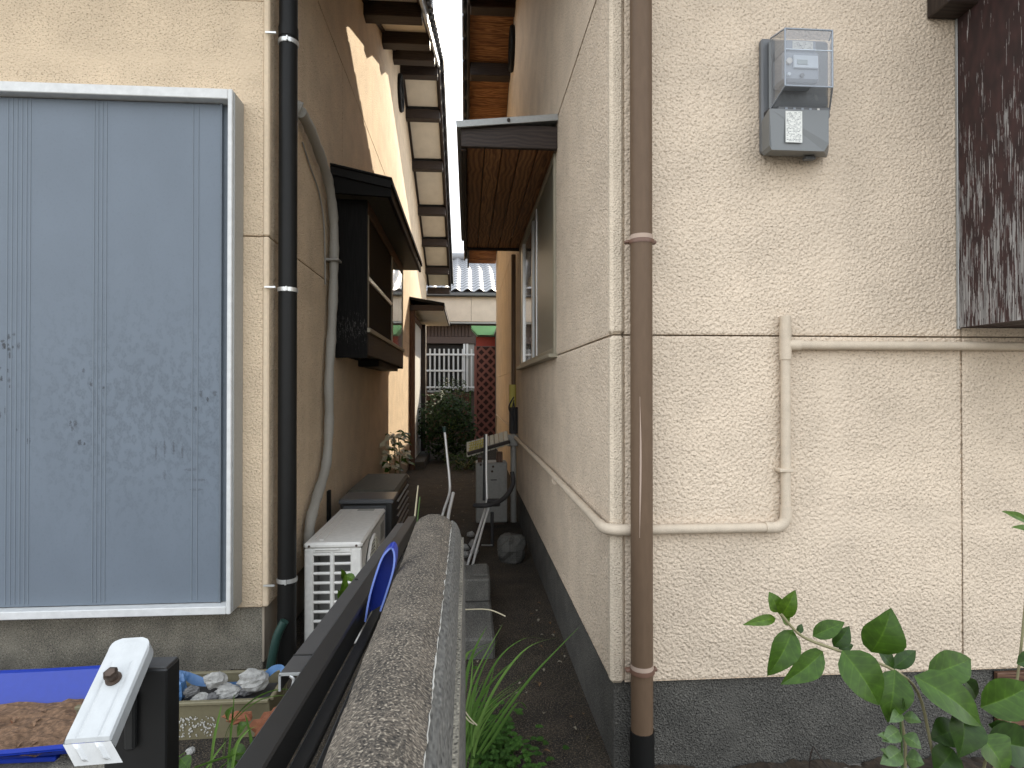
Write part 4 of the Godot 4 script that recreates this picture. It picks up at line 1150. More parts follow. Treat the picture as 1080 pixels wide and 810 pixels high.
func meter():
	var z := ZR
	var a := onz(800, 167, z); var b := onz(868, 47, z)
	var m := thing("electricity_meter", "grey electricity meter with clear cover on the cream front wall", "meter", Vector3((a.x + b.x) / 2, a.y, z))
	var x0 := a.x; var x1 := b.x; var y0 := a.y; var y1 := b.y
	part(m, "back_plate", bx(Vector3(x0, y0 + 0.012, z), Vector3(x1, y1, z + 0.025), 0.006), mats.meter_plate)
	part(m, "back_frame", bx(Vector3(x0 + 0.02, y0 + 0.15, z + 0.0255), Vector3(x1 - 0.005, y1 - 0.012, z + 0.045), 0.008), mats.meter_grey)
	# inner meter with face, display, seal and labels
	var fz := z + 0.155
	var cy0 := onz(850, 91, fz).y; var cy1 := onz(850, 31, fz).y
	var cx0 := onz(828, 60, fz).x; var cx1 := onz(878, 60, fz).x
	var inner := part(m, "inner_body", bx(Vector3(cx0 + 0.012, cy0 + 0.035, z + 0.046), Vector3(cx1 - 0.02, cy1 - 0.05, z + 0.12), 0.008), mats.meter_body)
	part(inner, "face_panel", bx(Vector3(cx0 + 0.045, cy0 + 0.075, z + 0.1205), Vector3(cx1 - 0.03, cy0 + 0.118, z + 0.127), 0.002), mats.meter_face)
	part(inner, "display", bx(Vector3(cx0 + 0.056, cy0 + 0.086, z + 0.1272), Vector3(cx0 + 0.092, cy0 + 0.102, z + 0.129), 0.001), mats.lcd)
	part(inner, "button", tb([Vector3(cx0 + 0.03, cy0 + 0.097, z + 0.12), Vector3(cx0 + 0.03, cy0 + 0.097, z + 0.129)], 0.010, 12), mats.plastic_white)
	part(inner, "screw", tb([Vector3(cx0 + 0.075, cy0 + 0.052, z + 0.12), Vector3(cx0 + 0.075, cy0 + 0.052, z + 0.127)], 0.007, 10), mats.meter_plate)
	part(inner, "screw", tb([Vector3(cx0 + 0.03, cy0 + 0.054, z + 0.12), Vector3(cx0 + 0.03, cy0 + 0.054, z + 0.127)], 0.006, 10), mats.meter_face)
	var up := part(m, "upper_block", bx(Vector3(cx0 + 0.02, cy1 - 0.052, z + 0.046), Vector3(cx1 - 0.03, cy1 - 0.012, z + 0.118), 0.006), mats.meter_body)
	var lp := MB.new()
	lp.quad(Vector3(cx0 + 0.045, cy1 - 0.045, z + 0.1195), Vector3(cx1 - 0.045, cy1 - 0.045, z + 0.1195), Vector3(cx1 - 0.045, cy1 - 0.018, z + 0.1195), Vector3(cx0 + 0.045, cy1 - 0.018, z + 0.1195), Vector2(0, 0.25), Vector2(1, 0.25), Vector2(1, 0), Vector2(0, 0))
	part(up, "rating_label", lp, mats.label_print)
	# clear cover
	var cv := MB.new()
	var c0 := Vector3(cx0, cy0, fz); var c1 := Vector3(cx1, cy0, fz); var c2 := Vector3(cx1, cy1, fz); var c3 := Vector3(cx0, cy1, fz)
	var k0 := Vector3(x0 + 0.022, y0 + 0.155, z + 0.046); var k1 := Vector3(x1 - 0.006, y0 + 0.155, z + 0.046); var k2 := Vector3(x1 - 0.006, y1 - 0.013, z + 0.046); var k3 := Vector3(x0 + 0.022, y1 - 0.013, z + 0.046)
	cv.quad(c0, c1, c2, c3); cv.quad(k0, c0, c3, k3); cv.quad(c1, k1, k2, c2); cv.quad(c3, c2, k2, k3); cv.quad(k0, k1, c1, c0)
	part(m, "clear_cover", cv, mats.meter_glass, "clear plastic cover box")
	for e in [[c0, c1], [c1, c2], [c2, c3], [c3, c0], [c0, k0], [c3, k3], [c1, k1], [c2, k2]]:
		part(m, "cover_edge", tb([e[0], e[1]], 0.0028, 6), mats.meter_body)
	part(m, "cover_edge", tb([c0.lerp(c3, 0.64), c1.lerp(c2, 0.64)], 0.0016, 6), mats.meter_face)
	# terminal strip and lower cover
	part(m, "terminal_strip", bx(Vector3(x0 + 0.035, y0 + 0.115, z + 0.026), Vector3(x1 - 0.02, y0 + 0.152, z + 0.075), 0.004), mats.meter_plate)
	for k in 5: part(m, "terminal_slot", bx(Vector3(x0 + 0.055 + k * 0.028, y0 + 0.120, z + 0.0755), Vector3(x0 + 0.064 + k * 0.028, y0 + 0.145, z + 0.079), 0.001), mats.meter_body if k < 4 else mats.plastic_white)
	part(m, "clip", bx(Vector3(x0 + 0.006, y0 + 0.10, z + 0.026), Vector3(x0 + 0.03, y0 + 0.15, z + 0.06), 0.003), mats.rubber)
	var tc := MB.new()
	var tz := z + 0.105
	var t0 := onz(808, 157, tz); var t1 := onz(874, 116.5, tz)
	var pr := [Vector3(t0.x + 0.012, t1.y, tz), Vector3(t1.x, t1.y, tz), Vector3(t1.x, t0.y + 0.025, tz), Vector3(t1.x - 0.012, t0.y, tz - 0.006), Vector3(t0.x + 0.022, t0.y, tz - 0.006), Vector3(t0.x + 0.012, t0.y + 0.012, tz)]
	var bk := [Vector3(x0 - 0.002, y0 + 0.118, z + 0.026), Vector3(x1 + 0.002, y0 + 0.118, z + 0.026), Vector3(x1 + 0.002, y0 + 0.02, z + 0.026), Vector3(x1 - 0.004, y0, z + 0.026), Vector3(x0 + 0.004, y0, z + 0.026), Vector3(x0 - 0.002, y0 + 0.01, z + 0.026)]
	for i in range(1, 5): tc.tri(pr[0], pr[i + 1], pr[i])
	for i in 6: tc.quad(pr[i], bk[i], bk[(i + 1) % 6], pr[(i + 1) % 6])
	var tcp := part(m, "terminal_cover", tc, mats.meter_grey)
	var l2 := MB.new()
	var q0 := onz(828.5, 150, tz + 0.001); var q1 := onz(846, 117.5, tz + 0.001)
	l2.quad(Vector3(q0.x, q0.y, tz + 0.0015), Vector3(q1.x, q0.y, tz + 0.0015), Vector3(q1.x, q1.y, tz + 0.0015), Vector3(q0.x, q1.y, tz + 0.0015), Vector2(0, 1), Vector2(1, 1), Vector2(1, 0), Vector2(0, 0))
	part(tcp, "paper_label", l2, mats.label_print)
	part(tcp, "catch", bx(Vector3(t1.x - 0.05, t0.y - 0.008, z + 0.03), Vector3(t1.x - 0.012, t0.y + 0.004, z + 0.05), 0.002), mats.meter_plate)

func right_fittings():
	meter()
	# brown downspout at the house corner
	var c := onz(676.5, 400, ZR + 0.062)
	var r := 0.0365
	var d := thing("downspout", "glossy brown downspout with black foot at the cream house corner", "downspout", Vector3(c.x, GROUND, ZR + 0.062))
	var P := func(y: float) -> Vector3: return Vector3(c.x, y, ZR + 0.062)
	var yk: float = onz(678, 772, ZR + 0.062).y
	part(d, "pipe", tb([P.call(yk), P.call(3.6)], r, 28), mats.brown_pipe)
	part(d, "foot_pipe", tb([P.call(0.0), P.call(yk + 0.006)], r + 0.004, 28), mats.black_pipe)
	part(d, "foot_collar", tb([P.call(yk - 0.035), P.call(yk - 0.031), P.call(yk - 0.027)], [r + 0.004, r + 0.0055, r + 0.004], 28), mats.black_pipe)
	for py in [253.0, 705.0]:
		var y: float = onz(676, py, ZR + 0.062).y
		var b := part(d, "bracket", tb([P.call(y - 0.014), P.call(y - 0.011), P.call(y - 0.002), P.call(y)], [r + 0.001, r + 0.006, r + 0.006, r + 0.001], 28), mats.brown_ring)
		part(b, "bracket_ear", bx(P.call(y - 0.012) + Vector3(-r - 0.018, 0, -0.02), P.call(y - 0.001) + Vector3(-r + 0.002, 0, 0.004), 0.003), mats.brown_ring)
		part(b, "bracket_ear", bx(P.call(y - 0.012) + Vector3(r - 0.002, 0, -0.02), P.call(y - 0.001) + Vector3(r + 0.016, 0, 0.004), 0.003), mats.brown_ring)
		part(b, "bracket_stem", bx(P.call(y - 0.011) + Vector3(-0.008, 0, -0.062), P.call(y - 0.002) + Vector3(0.008, 0, -r)), mats.brown_ring)
		part(d, "joint_smear", tb([P.call(y + 0.0005), P.call(y + 0.004), P.call(y + 0.012), P.call(y + 0.015)], [r + 0.0006, r + 0.002, r + 0.0012, r], 28), mats.cement_smear)
	# drips of filler down the pipe
	var drip := MB.new()
	var dp := []; var dr := []
	for k in 16:
		var q := k / 15.0
		var ang := -0.42 + 0.06 * sin(q * 4.0)
		dp.append(P.call(onz(676, lerp(418.0, 560.0, q), ZR).y) + Vector3(sin(ang) * r, 0, cos(ang) * r))
		dr.append(0.0035 * sin(PI * clamp(q, 0.06, 0.94)))
	drip.tube(dp, dr, 6)
	part(d, "filler_drip", drip, mats.cement_smear)
	# painted conduit
	var z := ZR + 0.022; var rp := 0.0165
	var e0 := onz(829, 556, z); var e1 := onz(828, 337, z); var e2 := onz(828, 364, z)
	var yl := e0.y
	var p := thing("conduit", "cream painted conduit stepping over the front wall into the alley", "pipe", Vector3(e0.x, 0.88, z))
	var xw := XR - 0.024
	part(p, "pipe", tb([Vector3(XR + 0.03, yl, z), Vector3(e0.x - 0.03, yl, z)], rp, 14), mats.painted_pipe)
	part(p, "pipe", tb([Vector3(e0.x, yl + 0.03, z), Vector3(e0.x, e1.y, z)], rp, 14), mats.painted_pipe)
	part(p, "pipe", tb([Vector3(e0.x + 0.02, e2.y, z), Vector3(4.0, e2.y, z)], rp * 0.95, 14), mats.painted_pipe)
	var el := []
	for k in 7:
		var a := PI / 2 * k / 6
		el.append(Vector3(e0.x - 0.04 + 0.04 * sin(a), yl + 0.04 - 0.04 * cos(a), z))
	part(p, "elbow", tb([Vector3(e0.x - 0.075, yl, z)] + el + [Vector3(e0.x, yl + 0.075, z)], rp + 0.003, 14), mats.painted_pipe)
	part(p, "tee", tb([Vector3(e0.x, e2.y - 0.05, z), Vector3(e0.x, e2.y + 0.06, z)], rp + 0.0035, 14), mats.painted_pipe)
	part(p, "tee_arm", tb([Vector3(e0.x, e2.y, z), Vector3(e0.x + 0.05, e2.y, z)], rp + 0.003, 14), mats.painted_pipe)
	part(p, "end_cap", tb([Vector3(e0.x, e1.y - 0.03, z), Vector3(e0.x, e1.y + 0.012, z)], [rp + 0.003, rp + 0.002], 14), mats.painted_pipe)
	part(p, "clip", bx(Vector3(e0.x - 0.03, onz(0, 504, z).y - 0.006, ZR), Vector3(e0.x + 0.017, onz(0, 504, z).y + 0.006, z + rp + 0.003), 0.002), mats.painted_pipe)
	# round the corner and along the alley wall
	var cr := []
	for k in 7:
		var a := PI / 2 * k / 6
		cr.append(Vector3(XR + 0.03 - (0.03 + 0.024) * sin(a), yl, ZR - 0.03 + (0.03 + 0.022) * cos(a)))
	part(p, "elbow", tb([Vector3(XR + 0.06, yl, z)] + cr + [Vector3(xw, yl, ZR - 0.07)], rp + 0.003, 14), mats.painted_pipe)
	var yf: float = onx(545, 463, xw).y
	part(p, "pipe", tb([Vector3(xw, yl, ZR - 0.06), Vector3(xw, (yl * 2 + yf) / 3 + 0.008, -3.4), Vector3(xw, yf, -5.9)], rp, 14), mats.painted_pipe)
	part(p, "clip", tb([Vector3(xw, 0.893, -3.20), Vector3(xw, 0.893, -3.185)], rp + 0.005, 14), mats.painted_pipe)
	# thinner line beyond on the same wall
	var t := thing("cable_pipe", "thin ochre pipe on the far alley wall turning down", "pipe", Vector3(0.47, 0.3, -8))
	part(t, "pipe", tb([Vector3(0.472, yf + 0.05, -6.2), Vector3(0.472, yf + 0.05, -9.9), Vector3(0.472, yf - 0.5, -9.92)], 0.011, 8), mats.painted_pipe)
	# dark vertical pipe by the window with cables
	var vx := 0.452; var vz := -5.95
	var vp := thing("vent_pipe", "dark brown vertical pipe beside the alley window", "pipe", Vector3(vx, 0.06, vz))
	part(vp, "pipe", tb([Vector3(vx, 1.0, vz), Vector3(vx, 2.7, vz)], 0.022, 12), mats.brown_pipe)
	part(vp, "lower_pipe", tb([Vector3(vx, 0.06, vz), Vector3(vx, 1.0, vz)], 0.03, 12), mats.plastic_grey)
	part(vp, "yellow_sleeve", tb([Vector3(vx - 0.01, 1.2, vz + 0.012), Vector3(vx - 0.01, 1.42, vz + 0.012)], 0.034, 12), mats.yellow_net)
	part(vp, "cable_tape", tb([Vector3(vx, 0.94, vz), Vector3(vx, 1.2, vz)], 0.044, 12), mats.rubber)
	part(vp, "junction_box", bx(Vector3(vx - 0.07, 0.82, vz - 0.03), Vector3(XR, 0.93, vz + 0.06), 0.008), mats.plastic_grey)
	for k in 3:
		part(vp, "cable", tb(curve([Vector3(vx, 1.3 - k * 0.03, vz + 0.04), Vector3(vx - 0.05 + k * 0.03, 1.2 - k * 0.05, vz + 0.07), Vector3(vx - 0.01, 1.08 - k * 0.04, vz + 0.06), Vector3(vx + 0.01, 0.96, vz + 0.03)]), 0.007, 6), mats.rubber)

func left_fittings():
	# black downspout at the left house corner
	var X := XL + 0.068; var Z := -2.985; var r := 0.043
	var d := thing("downspout", "black downspout with metal clips at the peach house corner", "downspout", Vector3(X, GROUND, Z))
	part(d, "pipe", tb([Vector3(X, GROUND, Z), Vector3(X, 3.7, Z)], r, 24), mats.black_pipe)
	part(d, "coupling", tb([Vector3(X, onz(0, 17, Z).y - 0.05, Z), Vector3(X, onz(0, 17, Z).y, Z)], r + 0.003, 24), mats.black_pipe)
	for py in [46.0, 306.0, 611.0]:
		var y := onz(305, py, Z).y
		var b := part(d, "clip", tb([Vector3(X, y - 0.01, Z), Vector3(X, y - 0.009, Z), Vector3(X, y + 0.009, Z), Vector3(X, y + 0.01, Z)], [r, r + 0.005, r + 0.005, r], 24), mats.alu)
		part(b, "clip_stem", bx(Vector3(XL - 0.012, y - 0.004, ZL + 0.012), Vector3(X - r + 0.012, y + 0.004, ZL + 0.02)), mats.alu)
		part(b, "clip_tab", bx(Vector3(X + 0.004, y - 0.011, Z + r), Vector3(X + 0.012, y + 0.011, Z + r + 0.012), 0.001), mats.alu)
	# taped pipe run of the air conditioner, snaking down the alley wall
	var hx := XL + 0.045
	var pts := []
	for q in [[317, 118], [326, 134], [338, 165], [347, 195], [352, 235], [352, 290], [350, 345], [347, 400], [347, 445], [344, 490], [334, 525], [327, 552], [326, 580]]: pts.append(onx(q[0], q[1], hx))
	var rr := []
	var path := curve(pts, 8)
	for k in path.size(): rr.append(0.030 + 0.002 * sin(k * 0.9) + 0.0015 * sin(k * 2.3))
	var ho := thing("pipe_run", "grey taped pipe bundle snaking down the alley wall beside the bay window", "pipe", Vector3(hx, 0.5, -3.6))
	part(ho, "taped_pipe", tb(path, rr, 14), mats.hose_wrap)
	var wall_end: Vector3 = path[0] + Vector3(-0.06, 0.02, 0.02)
	part(ho, "wall_collar", tb([wall_end, path[0]], 0.05, 14), mats.hose_wrap)
	for py in [275.0]:
		var p := onx(352, py, hx)
		part(ho, "saddle_clip", bx(p + Vector3(-0.045, -0.008, -0.05), p + Vector3(0.042, 0.008, 0.05), 0.003), mats.plastic_grey)
	# thin cord beside it
	var cp := []
	for q in [[319, 150], [328, 178], [337, 205], [342, 240], [343, 300]]: cp.append(onx(q[0], q[1], XL + 0.008))
	part(ho, "cord", tb(curve(cp), 0.005, 6), mats.plastic_grey)
	# dark green hose behind the downspout
	var gh := thing("garden_hose", "dark green hose looped behind the black downspout", "hose", Vector3(-0.98, GROUND, -2.87))
	var gp := []
	for q in [[300, 655], [292, 672], [286, 700], [284, 722]]: gp.append(onz(q[0], q[1], -2.90))
	part(gh, "hose", tb(curve(gp), 0.02, 10), mats.teal)
	# air conditioner outdoor unit
	var x0 := -0.812; var x1 := -0.53; var z0 := -3.10; var z1 := -3.96; var y0 := 0.10; var y1 := 0.61
	var ac := thing("air_conditioner", "off white outdoor air conditioner unit beside the alley wall", "air conditioner", Vector3(-0.67, GROUND, -3.5))
	part(ac, "back_panel", bx(Vector3(x0, y0, z1), Vector3(x0 + 0.012, y1 - 0.0305, z0 - 0.022), 0.003), mats.plastic_white)
	part(ac, "end_panel", bx(Vector3(x0 + 0.0125, y0, z1), Vector3(x1 - 0.0125, y1 - 0.0305, z1 + 0.012), 0.003), mats.plastic_white)
	part(ac, "base_panel", bx(Vector3(x0 + 0.0125, y0, z1 + 0.0125), Vector3(x1 - 0.0125, y0 + 0.012, z0 - 0.022), 0.003), mats.plastic_white)
	part(ac, "top_lid", bx(Vector3(x0 - 0.004, y1 - 0.03, z1 - 0.004), Vector3(x1 + 0.004, y1, z0 + 0.004), 0.01), mats.plastic_white)
	part(ac, "lid_ridge", bx(Vector3(x0 + 0.06, y1 - 0.002, z1 + 0.05), Vector3(x0 + 0.085, y1 + 0.004, z0 - 0.05), 0.003), mats.plastic_white)
	part(ac, "lid_ridge", bx(Vector3(x0 + 0.03, y1 - 0.002, z1 + 0.05), Vector3(x0 + 0.04, y1 + 0.003, z0 - 0.05), 0.001), mats.plastic_white)
	part(ac, "lid_label", bx(Vector3(x0 + 0.12, y1 - 0.001, z1 + 0.02), Vector3(x1 - 0.06, y1 + 0.002, z1 + 0.07)), mats.plastic_grey)
	# finned coil inside, behind the end grille and along the back
	part(ac, "coil", bx(Vector3(x0 + 0.02, y0 + 0.02, z0 - 0.16), Vector3(x1 - 0.05, y1 - 0.05, z0 - 0.13)), mats.coil)
	part(ac, "coil", bx(Vector3(x0 + 0.02, y0 + 0.02, z1 + 0.1), Vector3(x0 + 0.045, y1 - 0.05, z0 - 0.08)), mats.coil)
	# end grille with rounded slots made of bars
	var n := 9
	var gx0 := x0 + 0.045; var gx1 := x1 - 0.055; var gxm := (gx0 + gx1) / 2
	for q in [[x0, gx0], [gxm - 0.011, gxm + 0.011], [gx1, x1]]:
		part(ac, "grille_stile", bx(Vector3(q[0], y0, z0 - 0.0215), Vector3(q[1], y1 - 0.0305, z0), 0.006), mats.plastic_white)
	for k in n + 1:
		var y: float = lerp(y0 + 0.02, y1 - 0.06, float(k) / n)
		for q in [[gx0 - 0.004, gxm - 0.007], [gxm + 0.007, gx1 + 0.004]]:
			part(ac, "grille_bar", bx(Vector3(q[0], y - 0.007, z0 - 0.020), Vector3(q[1], y + 0.007, z0 - 0.001), 0.005), mats.plastic_white)
	part(ac, "grille_head", bx(Vector3(gx0 - 0.004, y1 - 0.052, z0 - 0.020), Vector3(gx1 + 0.004, y1 - 0.0305, z0 - 0.001), 0.004), mats.plastic_white)
	part(ac, "handle_lip", bx(Vector3(gx0 + 0.01, y1 - 0.036, z0), Vector3(gxm + 0.04, y1 - 0.028, z0 + 0.010), 0.003), mats.plastic_white)
	for x in [x0 + 0.025, x1 - 0.025]: part(ac, "screw", tb([Vector3(x, y1 - 0.016, z0 + 0.003), Vector3(x, y1 - 0.016, z0 + 0.007)], 0.006, 8), mats.rust)
	# fan face with ring and wires
	var fc := Vector3(x1 + 0.002, (y0 + y1) / 2 + 0.0, z0 - 0.30)
	# front plate with a round opening
	var fp := MB.new()
	var zmax := z0 - 0.022; var ymax := y1 - 0.0305
	for k in 64:
		var pq := []
		for t in [k, k + 1]:
			var an: float = TAU * t / 64.0
			var dy := sin(an); var dz := cos(an)
			var ry: float = (ymax - fc.y) if dy > 0 else (fc.y - y0)
			var rz: float = (zmax - fc.z) if dz > 0 else (fc.z - z1)
			var far: float = min(ry / max(abs(dy), 0.0001), rz / max(abs(dz), 0.0001))
			pq.append([Vector3(x1, fc.y + 0.21 * dy, fc.z + 0.21 * dz), Vector3(x1, fc.y + max(far, 0.211) * dy, fc.z + max(far, 0.211) * dz)])
		fp.quad(pq[0][0], pq[0][1], pq[1][1], pq[1][0])
		var inn := Vector3(-0.03, 0, 0)
		fp.quad(pq[0][0], pq[1][0], pq[1][0] + inn, pq[0][0] + inn)
	for cn in [[ymax, zmax], [ymax, z1], [y0, zmax], [y0, z1]]:
		var an: float = atan2(cn[0] - fc.y, cn[1] - fc.z)
		var k0: float = floor(an / TAU * 64.0); var pts2 := []
		for t in [k0, k0 + 1.0]:
			var aa: float = TAU * t / 64.0
			var dy := sin(aa); var dz := cos(aa)
			var ry: float = (ymax - fc.y) if dy > 0 else (fc.y - y0)
			var rz: float = (zmax - fc.z) if dz > 0 else (fc.z - z1)
			var far: float = min(ry / max(abs(dy), 0.0001), rz / max(abs(dz), 0.0001))
			pts2.append(Vector3(x1, fc.y + far * dy, fc.z + far * dz))
		fp.tri(pts2[0], Vector3(x1, cn[0], cn[1]), pts2[1])
	part(ac, "front_plate", fp, mats.plastic_white)
	var fan := part(ac, "fan", tb([fc + Vector3(-0.08, 0, 0), fc + Vector3(-0.03, 0, 0)], 0.05, 16), mats.plastic_grey)
	for k in 3:
		var an := TAU * k / 3.0 + 0.4
		var bl := MB.new()
		bl.box(fc + Vector3(-0.055, 0.12 * sin(an), 0.12 * cos(an)), Vector3(0.006, 0.16, 0.13), 0.002, Basis(Vector3.RIGHT, -an + PI / 2) * Basis(Vector3.UP, 0.5))
		part(fan, "fan_blade", bl, mats.plastic_grey)
	var ring := []
	for k in 33: ring.append(fc + Vector3(0.012, 0.215 * sin(TAU * k / 32), 0.215 * cos(TAU * k / 32)))
	part(ac, "fan_ring", tb(ring, 0.009, 6, false), mats.plastic_white)
	for k in 25:
		var o := (k - 12) * 0.0172
		var w := sqrt(0.215 * 0.215 - o * o)
		part(ac, "fan_wire", tb([fc + Vector3(0.014, o, -w), fc + Vector3(0.022, o, 0), fc + Vector3(0.014, o, w)], 0.0032, 5), mats.ivory)
	part(ac, "fan_wire", tb([fc + Vector3(0.02, -0.21, 0), fc + Vector3(0.02, 0.21, 0)], 0.005, 5), mats.ivory)
	part(ac, "side_label", bx(Vector3(x1 + 0.001, y1 - 0.16, z1 + 0.06), Vector3(x1 + 0.003, y1 - 0.06, z1 + 0.2)), mats.plastic_grey)
	for z in [z0 - 0.15, z1 + 0.15]: part(ac, "foot", bx(Vector3(x0 + 0.01, GROUND, z - 0.04), Vector3(x1 - 0.01, y0 - 0.001, z + 0.04), 0.006), mats.concrete_dark)
	# black cabinet standing behind it
	var cz0 := -4.12; var cz1 := -4.42; var cx0 := onz(357, 520, cz0).x; var cx1 := onz(415, 520, cz0).x; var cy := onz(380, 527, cz0).y
	var cb := thing("storage_cabinet", "black plastic cabinet with grey top behind the air conditioner", "cabinet", Vector3(-0.68, GROUND, -4.3))
	part(cb, "body", bx(Vector3(cx0 + 0.01, GROUND, cz1), Vector3(cx1 - 0.01, cy - 0.03, cz0 - 0.012), 0.008), mats.cabinet_black)
	part(cb, "lid", bx(Vector3(cx0, cy - 0.03, cz1), Vector3(cx1, cy, cz0), 0.006), mats.cabinet_panel)
	part(cb, "door_panel", bx(Vector3(cx0 + 0.03, 0.2, cz0 - 0.011), Vector3(cx1 - 0.05, cy - 0.045, cz0 - 0.004), 0.003), mats.cabinet_panel)
	part(cb, "frame_stile", bx(Vector3(cx1 - 0.045, GROUND, cz0 - 0.011), Vector3(cx1 - 0.012, cy - 0.031, cz0 - 0.001), 0.003), mats.cabinet_black)
	part(cb, "frame_stile", bx(Vector3(cx0 + 0.012, GROUND, cz0 - 0.011), Vector3(cx0 + 0.028, cy - 0.031, cz0 - 0.001), 0.003), mats.cabinet_black)
	var lz0 := -4.5; var lz1 := -5.35
	var lx1: float = onz(427, 505, -4.9).x; var ly: float = onz(400, 511, -4.75).y
	var lv := thing("louvred_unit", "black louvred outdoor unit with dusty olive top", "heater unit", Vector3(-0.7, GROUND, -4.9))
	part(lv, "body", bx(Vector3(XL + 0.06, GROUND + 0.04, lz1), Vector3(lx1 - 0.02, ly - 0.05, lz0), 0.01), mats.cabinet_black)
	part(lv, "top", bx(Vector3(XL + 0.05, ly - 0.05, lz1 - 0.02), Vector3(lx1 - 0.015, ly, lz0 + 0.02), 0.02), mats.cabinet_top)
	part(lv, "foot", bx(Vector3(XL + 0.1, GROUND, lz1 + 0.1), Vector3(lx1 - 0.05, GROUND + 0.041, lz0 - 0.1)), mats.concrete_dark)
	for k in 9: part(lv, "louvre", bm(Vector3(lx1 - 0.018, ly - 0.09 - k * 0.055, lz1 + 0.02), Vector3(lx1 - 0.018, ly - 0.09 - k * 0.055, lz0 - 0.02), 0.022, 0.006, 0.001, Vector3(0.6, 1, 0)), mats.cabinet_panel)
	# thin black upright by the wall
	var ap := onx(350, 540, XL + 0.03)
	var rod := thing("cable_cover", "short black upright strip on the alley wall behind the air conditioner", "strip", Vector3(XL, 0.3, ap.z))
	part(rod, "strip", bx(Vector3(XL, 0.3, ap.z - 0.03), Vector3(XL + 0.02, onx(350, 516, XL + 0.02).y, ap.z + 0.02), 0.004), mats.bay_black)

